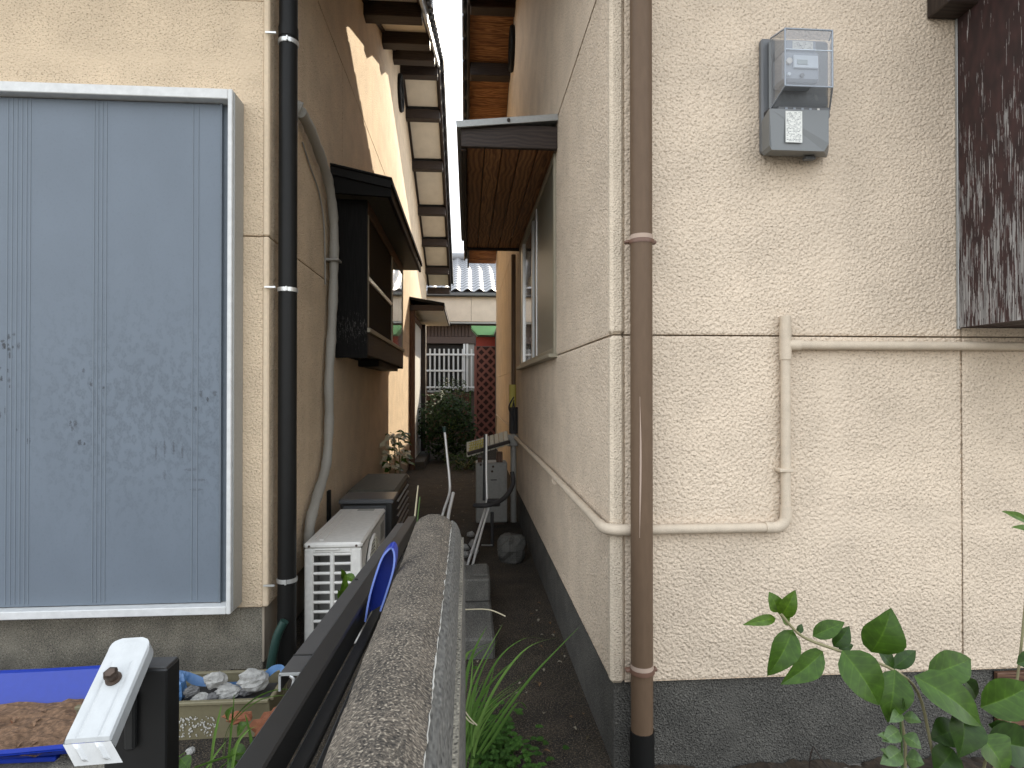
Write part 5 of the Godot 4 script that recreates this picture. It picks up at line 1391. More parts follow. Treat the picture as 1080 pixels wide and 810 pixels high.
func alley_things():
	var nz := noise(90, 0.9, FastNoiseLite.TYPE_SIMPLEX_SMOOTH, 2)
	# concrete blocks along the wall line
	var k1 := thing("kerb_block", "long mossy concrete kerb block beyond the wall end", "concrete block", Vector3(0.08, GROUND, -3.5), "loose concrete blocks in the alley")
	part(k1, "block_body", bx(Vector3(-0.06, GROUND, -4.2), Vector3(0.135, 0.17, -2.95), 0.012), mats.block)
	var k2 := thing("kerb_block", "short concrete block lying on the mossy kerb block", "concrete block", Vector3(0.08, 0.17, -3.6), "loose concrete blocks in the alley")
	part(k2, "block_body", bx(Vector3(-0.02, 0.1705, -3.75), Vector3(0.13, 0.30, -3.45), 0.01), mats.block)
	part(k2, "block_rim", bx(Vector3(0.03, 0.3, -3.72), Vector3(0.12, 0.312, -3.5), 0.004), mats.block)
	var rk := MB.new()
	var rc := ony(539, 580, 0.17)
	rk.blob(Vector3(0.335, 0.165, -4.62), Vector3(0.125, 0.13, 0.13), nz, 0.25, 14, 10, false, Vector3(3, 1, 2))
	for i in rk.v.size():
		var q := rk.v[i] - Vector3(0.335, 0.165, -4.62)
		rk.v[i] = Vector3(0.335, 0.165, -4.62) + Vector3(clamp(q.x, -0.105, 0.105), clamp(q.y, -0.11, 0.105), clamp(q.z, -0.1, 0.1)) * Vector3(1.0, 1.0, 1.0)
	solo("stone", "squarish grey stone by the right house foundation", "stone", rk, mats.block)
	# grey sheet metal unit leaning, with hose and clutter
	var z := -5.85
	var pa := onz(502, 553, z); var pb := onz(535, 488, z)
	var gu := thing("metal_unit", "grey sheet metal unit standing against the alley wall", "appliance", Vector3(0.22, GROUND, z))
	part(gu, "casing", bx(Vector3(pa.x, GROUND + 0.03, z - 0.25), Vector3(pb.x, pb.y, z), 0.008), mats.plastic_grey)
	part(gu, "front_panel", bx(Vector3(pa.x + 0.08, GROUND + 0.25, z + 0.0005), Vector3(pb.x - 0.02, pb.y - 0.02, z + 0.01), 0.004), mats.plastic_grey)
	part(gu, "panel_emboss", bx(Vector3(pa.x + 0.15, 0.4, z + 0.0105), Vector3(pb.x - 0.07, 0.52, z + 0.015), 0.004), mats.plastic_grey)
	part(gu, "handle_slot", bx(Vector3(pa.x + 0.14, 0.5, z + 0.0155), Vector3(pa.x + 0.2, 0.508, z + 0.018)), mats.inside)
	part(gu, "seam", bx(Vector3(pa.x + 0.03, GROUND + 0.05, z + 0.0005), Vector3(pa.x + 0.045, pb.y - 0.01, z + 0.006), 0.002), mats.plastic_grey)
	for q in [[520, 492], [519, 497], [507, 490]]:
		var p := onz(q[0], q[1], z)
		part(gu, "rust_hole", tb([p, p + Vector3(0, 0, 0.012)], 0.012, 8), mats.rust)
	part(gu, "foot", bx(Vector3(pa.x + 0.02, GROUND, z - 0.2), Vector3(pb.x - 0.02, GROUND + 0.031, z - 0.02)), mats.rust)
	# tilted ivory tray on top
	var t0 := onz(492, 481, z + 0.1); var t1 := onz(537, 468, z + 0.1)
	var tr := thing("plastic_tray", "tilted ivory slatted tray with yellow net on the metal unit", "tray", t0)
	var dx := (t1 - t0)
	var upv := Vector3(-dx.y, dx.x, 0).normalized()
	var back := (Vector3(0, 0.45, -1)).normalized()
	var nslat := 9
	part(tr, "tray_base", bm(t0 + back * 0.12 - upv * 0.03, t1 + back * 0.12 - upv * 0.03, 0.26, 0.03, 0.004, upv), mats.dark_wood)
	for k in nslat:
		var p: Vector3 = t0 + dx * ((k + 0.5) / nslat)
		var m := MB.new()
		m.beam(p + back * -0.01, p + back * 0.25, dx.length() / nslat - 0.006, 0.02, 0.003, upv)
		part(tr, "slat", m, mats.ivory)
	for k in 7:
		var p: Vector3 = t0 + dx * (0.08 + 0.055 * k) + upv * 0.014
		part(tr, "net_strand", tb([p + back * 0.02, p + back * 0.2 + dx * 0.05], 0.006, 5), mats.yellow_net)
	for k in 4: part(tr, "net_strand", tb([t0 + dx * 0.06 + back * (0.05 + 0.05 * k) + upv * 0.014, t0 + dx * 0.45 + back * (0.04 + 0.05 * k) + upv * 0.014], 0.005, 5), mats.yellow_net)
	part(tr, "prop", bx(Vector3(0.28, pb.y + 0.001, z - 0.1), Vector3(0.34, pb.y + 0.10, z - 0.02), 0.003), mats.brown_wood)
	part(tr, "prop", bx(Vector3(0.10, pb.y + 0.001, z - 0.1), Vector3(0.14, pb.y + 0.05, z - 0.02), 0.003), mats.brown_wood)
	# hand cart frame of bent tubes
	var zc := -4.9
	var hc := thing("cart_frame", "folded hand cart frame of bent chrome tubes by the wall end", "cart", Vector3(0.1, GROUND, zc))
	var tp := []
	for q in [[513, 458, -5.2], [513, 500, -5.15], [513.5, 528, -5.1], [511, 540, -5.0], [502, 568, -4.75], [490, 605, -4.45]]: tp.append(onz(q[0], q[1], q[2]))
	part(hc, "handle_tube", tb(curve(tp, 4), 0.011, 8), mats.chrome)
	var sp := []
	for q in [[512.0, 458, -5.23], [511, 528, -5.15]]: sp.append(onz(q[0], q[1], q[2]))
	part(hc, "grip", tb(sp, 0.016, 8), mats.rubber)
	var t2 := []
	for q in [[516.5, 532, -5.0], [508, 560, -4.75], [497, 601, -4.45]]: t2.append(onz(q[0], q[1], q[2]))
	part(hc, "side_tube", tb(t2, 0.010, 8), mats.chrome)
	part(hc, "leg", tb([onz(519, 540, -5.05), onz(519, 588, -5.05)], 0.014, 8), mats.rubber)
	for q in [[508, 575, 519, 575], [508, 588, 520, 589]]: part(hc, "cross_bar", tb([onz(q[0], q[1], -4.9), onz(q[2], q[3], -4.95)], 0.006, 6), mats.alu)
	var hub := onz(520, 530, -5.05)
	part(hc, "hinge", bx(hub + Vector3(-0.05, -0.03, -0.03), hub + Vector3(0.06, 0.03, 0.03), 0.01), mats.rubber)
	part(hc, "black_hose", tb(curve([onz(500, 533, -5.0), onz(512, 533, -4.95), onz(524, 530, -5.0), onz(534, 523, -5.1), onz(541, 510, -5.2), onz(540, 498, -5.25)]), 0.02, 8), mats.rubber)
	# second bent tube with a green tip, left of it
	var gp2 := thing("bent_pole", "bent metal pole with green tip rising behind the wall end", "pole", Vector3(-0.12, GROUND, -4.2))
	var t3 := []
	for q in [[469, 455, -4.5], [471.5, 480, -4.45], [474, 505, -4.4], [474, 520, -4.35], [468.5, 537, -4.2], [462, 560, -4.0]]: t3.append(onz(q[0], q[1], q[2]))
	part(gp2, "pole", tb(curve(t3, 4), 0.0095, 8), mats.chrome)
	part(gp2, "green_tip", tb([onz(468.9, 456, -4.5), onz(468.4, 450, -4.5)], [0.012, 0.016], 8), mats.teal)
	part(gp2, "fork", tb([onz(478, 520, -4.3), onz(474, 538, -4.15), onz(470, 560, -4.0)], 0.012, 8), mats.chrome)
	part(gp2, "base_foot", tb([onz(462, 560, -4.0), Vector3(-0.14, GROUND, -3.9)], 0.0095, 8), mats.chrome)
	# bits of metal and pebbles on the ground there
	for i in 9:
		var m := MB.new()
		var c := onz(rng.randf_range(482, 500), rng.randf_range(528, 540), -4.6)
		c.y = GROUND + 0.03; c.x = rng.randf_range(-0.1, 0.1); c.z = rng.randf_range(-5.6, -4.5)
		m.blob(c, Vector3(0.03, 0.022, 0.03) * rng.randf_range(0.7, 1.3), nz, 0.5, 8, 6, false, Vector3(i * 3, 0, 0))
		solo("pebble", "small pale pebble on the alley ground near the cart frame", "pebble", m, mats.rock, "pebbles on the alley ground")

func ring_pts(c: Vector3, r: float, n: int) -> Array:
	var o := []
	for k in n + 1: o.append(c + Vector3(r * cos(TAU * k / n), r * sin(TAU * k / n), 0.0))
	return o

func foreground():
	var nz := noise(95, 0.9, FastNoiseLite.TYPE_SIMPLEX_SMOOTH, 2)
	# black aluminium rails stacked beside the block wall
	var ra := thing("fence_rail", "long black aluminium rail sloping along the block wall coping", "rail", Vector3(-0.24, 0.5, -1.5))
	var a := Vector3(-0.2475, 0.925, -0.72); var b := Vector3(-0.232, 0.815, -2.6)
	var near := a + (a - b) * 0.45
	part(ra, "rail_body", bm(near, b, 0.036, 0.05, 0.003), mats.black_alu)
	part(ra, "rail_flange", bm(near + Vector3(0.030, -0.03, 0), b + Vector3(0.03, -0.03, 0), 0.022, 0.012, 0.002), mats.black_alu)
	part(ra, "post", bx(Vector3(-0.262, GROUND, -2.2), Vector3(-0.228, 0.805, -2.16), 0.003), mats.black_alu)
	part(ra, "post", bx(Vector3(-0.268, GROUND, -0.2), Vector3(-0.238, 0.92, -0.16), 0.003), mats.black_alu)
	var rb := thing("fence_rail", "black lower rail tucked against the block wall", "rail", Vector3(-0.19, 0.5, -1.2))
	part(rb, "rail_body", bm(Vector3(-0.196, 0.90, 0.3), Vector3(-0.186, 0.80, -1.75), 0.026, 0.06, 0.003), mats.black_alu)
	part(rb, "post", bx(Vector3(-0.205, GROUND, -1.5), Vector3(-0.185, 0.79, -1.47), 0.003), mats.black_alu)
	# short open channel with a bright cut end, lying along the long rail
	var s0 := Vector3(-0.286, 0.918, -1.01); var s1 := Vector3(-0.262, 0.842, -2.45)
	var ch := thing("rail_channel", "dark grey open channel with bright cut end lying on the long rail", "channel", s0)
	part(ch, "top_web", bm(s0, s1, 0.034, 0.004, 0.001), mats.grey_alu)
	part(ch, "side_web", bm(s0 + Vector3(-0.016, -0.014, 0), s1 + Vector3(-0.016, -0.014, 0), 0.003, 0.026, 0.001), mats.grey_alu)
	part(ch, "side_web", bm(s0 + Vector3(0.016, -0.014, 0), s1 + Vector3(0.016, -0.014, 0), 0.003, 0.026, 0.001), mats.grey_alu)
	var dz := Vector3(0, 0, 0.0015)
	part(ch, "cut_edge", bm(s0 + dz + Vector3(-0.017, 0.0005, 0), s0 + dz + Vector3(0.017, 0.0005, 0), 0.003, 0.004, 0.0), mats.flashing)
	part(ch, "cut_edge", bm(s0 + dz + Vector3(-0.016, 0, 0), s0 + dz + Vector3(-0.016, -0.026, 0), 0.0035, 0.003, 0.0, Vector3(0, 0, 1)), mats.flashing)
	part(ch, "cut_edge", bm(s0 + dz + Vector3(0.016, 0, 0), s0 + dz + Vector3(0.016, -0.026, 0), 0.0035, 0.003, 0.0, Vector3(0, 0, 1)), mats.flashing)
	part(ch, "hook", tb(curve([s0 + Vector3(0.0, -0.002, 0.001), s0 + Vector3(0.006, -0.008, 0.001), s0 + Vector3(0.004, -0.02, 0.001), s0 + Vector3(0.002, -0.03, 0.001)]), 0.003, 6), mats.alu)
	part(ch, "joint_strip", bm(s0 + (s1 - s0) * 0.05 + Vector3(0, 0.0026, 0), s0 + (s1 - s0) * 0.053 + Vector3(0, 0.0026, 0), 0.034, 0.001), mats.black_alu)
	part(ch, "rivet", tb([s0 + (s1 - s0) * 0.4 + Vector3(-0.008, 0, 0), s0 + (s1 - s0) * 0.4 + Vector3(-0.008, 0.005, 0)], 0.004, 8), mats.black_alu)
	part(ch, "support_foot", bx(Vector3(-0.28, GROUND, -1.98), Vector3(-0.265, 0.85, -1.95), 0.002), mats.black_alu)
	# blue plastic strap hooked over the rail
	var zc := -1.30
	var outline := []
	for q in [[384, 656], [389, 628], [396, 604], [402, 588], [408, 580], [412, 577.5], [415.5, 580], [417, 588], [415.5, 602], [409, 624], [402, 645]]: outline.append(onz(q[0], q[1], zc))
	outline = curve(outline, 4)
	var st := MB.new(); var ed := MB.new()
	var wz := 0.05; var t := 0.004
	for i in outline.size() - 1:
		var p: Vector3 = outline[i]; var q: Vector3 = outline[i + 1]
		var nn := Vector3(-(q - p).y, (q - p).x, 0).normalized() * t
		var o := Vector3(0, 0, -wz)
		st.quad(p, q, q + o, p + o); st.quad(p - nn, p - nn + o, q - nn + o, q - nn)
		st.quad(p + o, q + o, q - nn + o, p - nn + o)
		ed.quad(p, p - nn, q - nn, q)
	var bk := Vector3(0, 0, -wz + 0.001)
	for i in range(1, outline.size() / 2):
		var j: int = outline.size() - 1 - i
		st.quad(outline[i] + bk, outline[j] + bk, outline[j + 1] + bk if j + 1 < outline.size() else outline[j] + bk, outline[i - 1] + bk)
	var bs := thing("blue_strap", "blue plastic band hooked over the rail beside the coping", "band", Vector3(-0.2, 0.8, zc))
	part(bs, "band", st, mats.blue_plastic)
	part(bs, "band_edge", ed, mats.blue_edge)
	# black gate post with a tilted white latch cover
	var gz := -1.25
	var g0 := onz(146, 700, gz); var g1 := onz(176, 706, gz)
	var po := thing("gate_post", "black metal gate post under the white latch bar", "post", Vector3(g0.x, GROUND, gz))
	part(po, "post_body", bx(Vector3(g0.x - 0.065, GROUND, gz - 0.055), Vector3(g1.x, g1.y, gz), 0.003), mats.black_alu)
	part(po, "post_rim", bx(Vector3(g0.x - 0.06, g1.y - 0.001, gz - 0.052), Vector3(g1.x - 0.003, g1.y + 0.003, gz - 0.004), 0.001), mats.grey_alu)
	part(po, "side_hinge", bx(Vector3(g0.x - 0.02, g1.y - 0.15, gz + 0.0005), Vector3(g0.x, g1.y - 0.04, gz + 0.015), 0.004), mats.cabinet_black)
	latch(gz)
	# blue slide lying on its back along the house, with dirt in it
	var sl := MB.new(); var prof := []
	for q in [[-2.20, 0.135], [-2.215, 0.142], [-2.23, 0.132], [-2.26, 0.09], [-2.31, 0.075], [-2.5, 0.075], [-2.60, 0.09], [-2.66, 0.15], [-2.70, 0.195], [-2.715, 0.202], [-2.73, 0.195]]: prof.append(Vector2(q[0], q[1]))
	var xs := []
	for k in 25: xs.append(lerp(-3.2, -1.32, k / 24.0))
	for k in 24:
		for i in prof.size() - 1:
			var f0: float = 0.012 * sin(xs[k] * 4.0) + max(0.0, (xs[k] + 1.55)) * 0.05; var f1: float = 0.012 * sin(xs[k + 1] * 4.0) + max(0.0, (xs[k + 1] + 1.55)) * 0.05
			var p := Vector3(xs[k], prof[i].y + f0 * 0.6, prof[i].x); var q := Vector3(xs[k + 1], prof[i].y + f1 * 0.6, prof[i].x)
			var p2 := Vector3(xs[k], prof[i + 1].y + f0 * 0.6, prof[i + 1].x); var q2 := Vector3(xs[k + 1], prof[i + 1].y + f1 * 0.6, prof[i + 1].x)
			sl.quad(p, q, q2, p2)
			var dn := Vector3(0, -0.006, 0)
			sl.quad(p + dn, p2 + dn, q2 + dn, q + dn)
	var sld := thing("slide", "blue plastic slide trough on the ground under the shutter", "slide", Vector3(-2, GROUND, -2.45))
	part(sld, "trough", sl, mats.blue_plastic)
	for z in [-2.28, -2.62]: part(sld, "foot_rib", bx(Vector3(-3.1, GROUND, z - 0.012), Vector3(-1.45, 0.077, z + 0.012), 0.003), mats.blue_plastic)
	var di := MB.new()
	var nx := 60; var nzc := 24
	var HD := func(x: float, z: float) -> float: return 0.118 + 0.02 * nz.get_noise_2d(x * 4.0, z * 4.0) + 0.012 * nz.get_noise_2d(x * 22.0, z * 22.0) - 0.10 * pow(max(0.0, abs(z + 2.42) - 0.10), 1.1)
	for i in nx:
		for j in nzc:
			var xa: float = lerp(-3.1, -1.45, float(i) / nx); var xb: float = lerp(-3.1, -1.45, float(i + 1) / nx)
			var za: float = lerp(-2.245, -2.60, float(j) / nzc); var zb: float = lerp(-2.245, -2.60, float(j + 1) / nzc)
			di.quad(Vector3(xa, HD.call(xa, za), za), Vector3(xb, HD.call(xb, za), za), Vector3(xb, HD.call(xb, zb), zb), Vector3(xa, HD.call(xa, zb), zb))
	solo("dirt_heap", "brown dirt and litter lying in the blue slide", "dirt", di, mats.dirt, "", "stuff")
	for i in 26:
		var m := MB.new()
		var c := Vector3(rng.randf_range(-2.2, -1.5), 0.0, rng.randf_range(-2.52, -2.3))
		c.y = HD.call(c.x, c.z) + 0.004
		var dir := Vector3(rng.randf_range(-1, 1), 0.05, rng.randf_range(-1, 1)).normalized()
		m.leaf(c, c + dir * rng.randf_range(0.02, 0.05), Vector3.UP, 0.02, 0.4, 0.2, 4)
		solo("dead_leaf", "dry brown leaf on the dirt in the blue slide", "leaf", m, mats.terracotta if i % 3 == 0 else mats.dirt, "dry leaves in the slide")
	# planter box with rocks
	var pf := -2.33; var pbk := -2.56; var px0 := -1.42; var px1 := -0.735
	var yt := 0.226
	var pl := thing("planter", "olive plastic planter box filled with grey rocks below the wall", "planter", Vector3(-1.0, GROUND, -2.4))
	part(pl, "front", bm(Vector3((px0 + px1) / 2, 0.075, pf - 0.02), Vector3((px0 + px1) / 2, yt, pf), px1 - px0, 0.008, 0.001, Vector3(0, 0, 1)), mats.planter)
	part(pl, "back", bm(Vector3((px0 + px1) / 2, 0.075, pbk + 0.02), Vector3((px0 + px1) / 2, yt, pbk), px1 - px0, 0.008, 0.001, Vector3(0, 0, 1)), mats.planter)
	part(pl, "end", bm(Vector3(px1 - 0.03, 0.075, (pf + pbk) / 2), Vector3(px1, yt, (pf + pbk) / 2), abs(pf - pbk) - 0.01, 0.008, 0.001, Vector3(1, 0, 0)), mats.planter)
	part(pl, "rim", bx(Vector3(px0, yt - 0.012, pf - 0.006), Vector3(px1, yt + 0.002, pf + 0.014), 0.003), mats.planter)
	part(pl, "rim", bx(Vector3(px0, yt - 0.012, pbk - 0.012), Vector3(px1, yt + 0.002, pbk + 0.006), 0.003), mats.planter)
	part(pl, "rim", bx(Vector3(px1 - 0.002, yt - 0.012, pbk + 0.0065), Vector3(px1 + 0.012, yt + 0.002, pf - 0.0065), 0.003), mats.planter)
	part(pl, "floor", bx(Vector3(px0, 0.072, pbk + 0.03), Vector3(px1 - 0.03, 0.19, pf - 0.025)), mats.rubber)
	for k in 2: part(pl, "back_rib", bx(Vector3(-0.98 + k * 0.065, 0.14, pbk + 0.012), Vector3(-0.975 + k * 0.065, yt - 0.013, pbk + 0.018)), mats.mortar)
	# efflorescence flecks on the front: small lumps of lime
	var fl := MB.new()
	for i in 260:
		var x := rng.randf_range(-1.20, -0.93)
		var g: float = 0.3 + 0.7 * abs(sin((x + 0.05) * 30.0))
		if rng.randf() > g: continue
		var q := rng.randf()
		var y: float = lerp(0.09, 0.17, q)
		var zz: float = lerp(pf - 0.0175, pf - 0.0045, q) + 0.006
		fl.blob(Vector3(x, y, zz), Vector3(0.003, 0.004, 0.0012) * rng.randf_range(0.5, 1.3), nz, 0.3, 5, 4)
	var flp := part(pl, "lime_flecks", fl, mats.mortar)
	flp.set_meta("kind", "stuff")
	var slab := thing("paving_slab", "grey concrete slab under the planter box", "slab", Vector3(-1.1, GROUND - 0.004, -2.3))
	part(slab, "slab_piece", bx(Vector3(-1.45, GROUND - 0.05, -2.6), Vector3(-1.02, GROUND + 0.012, -2.0), 0.006), mats.concrete)
	part(slab, "slab_piece", bx(Vector3(-1.015, GROUND - 0.05, -2.6), Vector3(-0.6, GROUND + 0.010, -2.0), 0.006), mats.concrete)
	var rock_labels := ["dark grey rock behind the small flat rock in the planter", "dark rock touching the crumpled blue bag in the planter", "pale wedge shaped rock leaning on the blue film strip", "low pale rock between the wedge rock and planter rim",
		"rounded pale rock beside the largest white rock", "largest white flat rock at the planter end", "small dark rock under the pale wedge shaped rock", "dark rock wedged under the largest white rock", "small flat pale rock before the dark grey rock"]
	var rl := [[202, 729, 0.035, 0.6], [187, 727, 0.026, 0.4], [227, 717, 0.055, 1.0], [211, 737, 0.042, 0.9], [240, 730, 0.055, 1.05], [267, 718, 0.075, 1.2], [224, 736, 0.03, 0.5], [259, 729, 0.03, 0.4], [195, 737, 0.03, 0.9]]
	for i in rl.size():
		var q: Array = rl[i]
		var c := onz(q[0], q[1], -2.40 - 0.02 * (i % 3))
		var m := MB.new()
		m.blob(c, Vector3(q[2] * 0.8, q[2] * 0.52, q[2] * 0.55), nz, 0.4, 16, 11, false, Vector3(i * 5.0, 2, 1))
		solo("rock", rock_labels[i], "rock", m, mats.rock if q[3] > 0.8 else mats.rock_dark, "rocks in the planter box")
	# blue film strip behind the rocks
	var fp := []
	for q in [[176, 722, -2.45], [186, 708, -2.47], [200, 709, -2.49], [225, 718, -2.49], [250, 719, -2.49], [270, 716, -2.48], [286, 703, -2.47], [297, 701, -2.42], [303, 707, -2.38]]: fp.append(onz(q[0], q[1], q[2]))
	fp = curve(fp, 5)
	var fm := MB.new()
	for i in fp.size() - 1:
		var w0 := Vector3(0.004 * sin(i), -0.026 - 0.01 * sin(i * 0.7), 0.012)
		var w1 := Vector3(0.004 * sin(i + 1), -0.026 - 0.01 * sin((i + 1) * 0.7), 0.012)
		fm.quad(fp[i] + w0, fp[i + 1] + w1, fp[i + 1], fp[i])
	solo("plastic_film", "crumpled strip of blue plastic film across the planter box", "film", fm, mats.blue_film)
	var bag := MB.new()
	bag.blob(onz(181, 728, -2.42), Vector3(0.05, 0.06, 0.05), nz, 0.7, 12, 9)
	solo("plastic_bag", "crumpled blue grey plastic bag in the planter box", "bag", bag, mats.blue_film)
	var wr := MB.new()
	wr.blob(Vector3(-0.985, 0.085, -2.255), Vector3(0.016, 0.014, 0.014), nz, 0.6, 8, 6)
	solo("rock", "tiny white stone on the slab in front of the planter", "rock", wr, mats.rock)
	# terracotta pieces
	var tc := thing("broken_pot", "broken terracotta pot pieces by the planter end", "pot", Vector3(-0.7, GROUND, -2.2))
	for q in [[252, 757, -2.26, 0.05, 0.02], [285, 770, -2.15, 0.06, 0.05], [293, 762, -2.18, 0.05, 0.05]]:
		var m := MB.new()
		m.blob(onz(q[0], q[1], q[2]), Vector3(q[3], q[4], 0.02), nz, 0.5, 10, 7)
		part(tc, "shard", m, mats.terracotta)

func latch(gz: float):
	# white pressed metal bar: rounded far end, folded near lip, two pressed grooves, a rusty bolt
	var A := onz(65, 783, gz + 0.16); var B := onz(116, 779, gz + 0.16)   # near edge
	var C := onz(176, 669, gz - 0.01); var D := onz(118, 674, gz - 0.01)  # far edge
	var lt := thing("latch_bar", "white pressed metal bar with rusty bolt tilted on the gate post", "latch", (A + C) * 0.5)
	var ex := (B - A); var ez := (D - A)
	var nrm := ez.cross(ex).normalized()
	if nrm.y < 0: nrm = -nrm
	var P := func(u: float, v: float, hgt: float) -> Vector3: return A + ex * u + ez * v + nrm * hgt
	var m := MB.new()
	var nu := 26; var nv := 40
	var Hh := func(u: float, v: float) -> float:
		var g := 0.0
		for c in [0.27, 0.74]:
			if v > 0.03 and v < 0.74: g -= 0.0022 * exp(-pow((u - c) / 0.035, 2.0))
		for ring in 1:
			var e := sqrt(pow((u - 0.52) / 0.26, 2.0) + pow((v - 0.91) / 0.045, 2.0))
			g += 0.0007 * exp(-pow((e - 1.0) / 0.16, 2.0))
			if e < 0.75: g += 0.0006 * max(0.0, sin(u * 60.0)) * (1.0 if abs(v - 0.91) < 0.018 else 0.0)
		var edge: float = min(u, 1.0 - u)
		g -= 0.006 * exp(-edge / 0.02)
		g -= 0.006 * exp(-v / 0.012)
		return g
	var U := func(i: int, v: float) -> float:
		var u := float(i) / nu
		var k: float = max(0.0, (v - 0.86) / 0.14)
		var inset := 0.26 * (1.0 - sqrt(max(0.0, 1.0 - k * k)))
		return lerp(inset, 1.0 - inset, u)
	for j in nv:
		for i in nu:
			var v0 := float(j) / nv; var v1 := float(j + 1) / nv
			var a = P.call(U.call(i, v0), v0, Hh.call(U.call(i, v0), v0)); var b = P.call(U.call(i + 1, v0), v0, Hh.call(U.call(i + 1, v0), v0))
			var c = P.call(U.call(i + 1, v1), v1, Hh.call(U.call(i + 1, v1), v1)); var d = P.call(U.call(i, v1), v1, Hh.call(U.call(i, v1), v1))
			m.quad(a, b, c, d)
	# skirts down the sides
	for j in nv:
		var v0 := float(j) / nv; var v1 := float(j + 1) / nv
		for s in [0, nu]:
			var a = P.call(U.call(s, v0), v0, -0.006); var b = P.call(U.call(s, v1), v1, -0.006)
			m.quad(a, b, b - nrm * 0.022, a - nrm * 0.022)
	part(lt, "bar_face", m, mats.white_metal)
	var lip := MB.new()
	var dn := onz(75, 806, gz + 0.165) - A
	for i in nu:
		var u0 := float(i) / nu; var u1 := float(i + 1) / nu
		for k in 6:
			var q0 := k / 6.0; var q1 := (k + 1) / 6.0
			var f := func(u: float, q: float) -> Vector3:
				var g := 0.0
				for c in [0.27, 0.72]: g += 0.005 * exp(-pow((u - c) / 0.05, 4.0)) * (1.0 if q > 0.12 and q < 0.8 else 0.0)
				return P.call(lerp(u, 0.08 + u * 1.0, q * 0.6), -0.004, -0.006) + dn * q * 1.0 + Vector3(0, 0, g)
			lip.quad(f.call(u0, q0), f.call(u0, q1), f.call(u1, q1), f.call(u1, q0))
	part(lt, "folded_lip", lip, mats.alu_white)
	var bp: Vector3 = P.call(0.5, 0.56, 0.0)
	var bo := part(lt, "bolt", tb([bp - nrm * 0.004, bp + nrm * 0.012], 0.008, 8), mats.rust)
	part(bo, "bolt_head", tb([bp + nrm * 0.012, bp + nrm * 0.014, bp + nrm * 0.02, bp + nrm * 0.022], [0.010, 0.013, 0.013, 0.009], 6), mats.rust)
	part(bo, "washer", tb([bp + nrm * 0.0005, bp + nrm * 0.003], 0.014, 14), mats.rust)

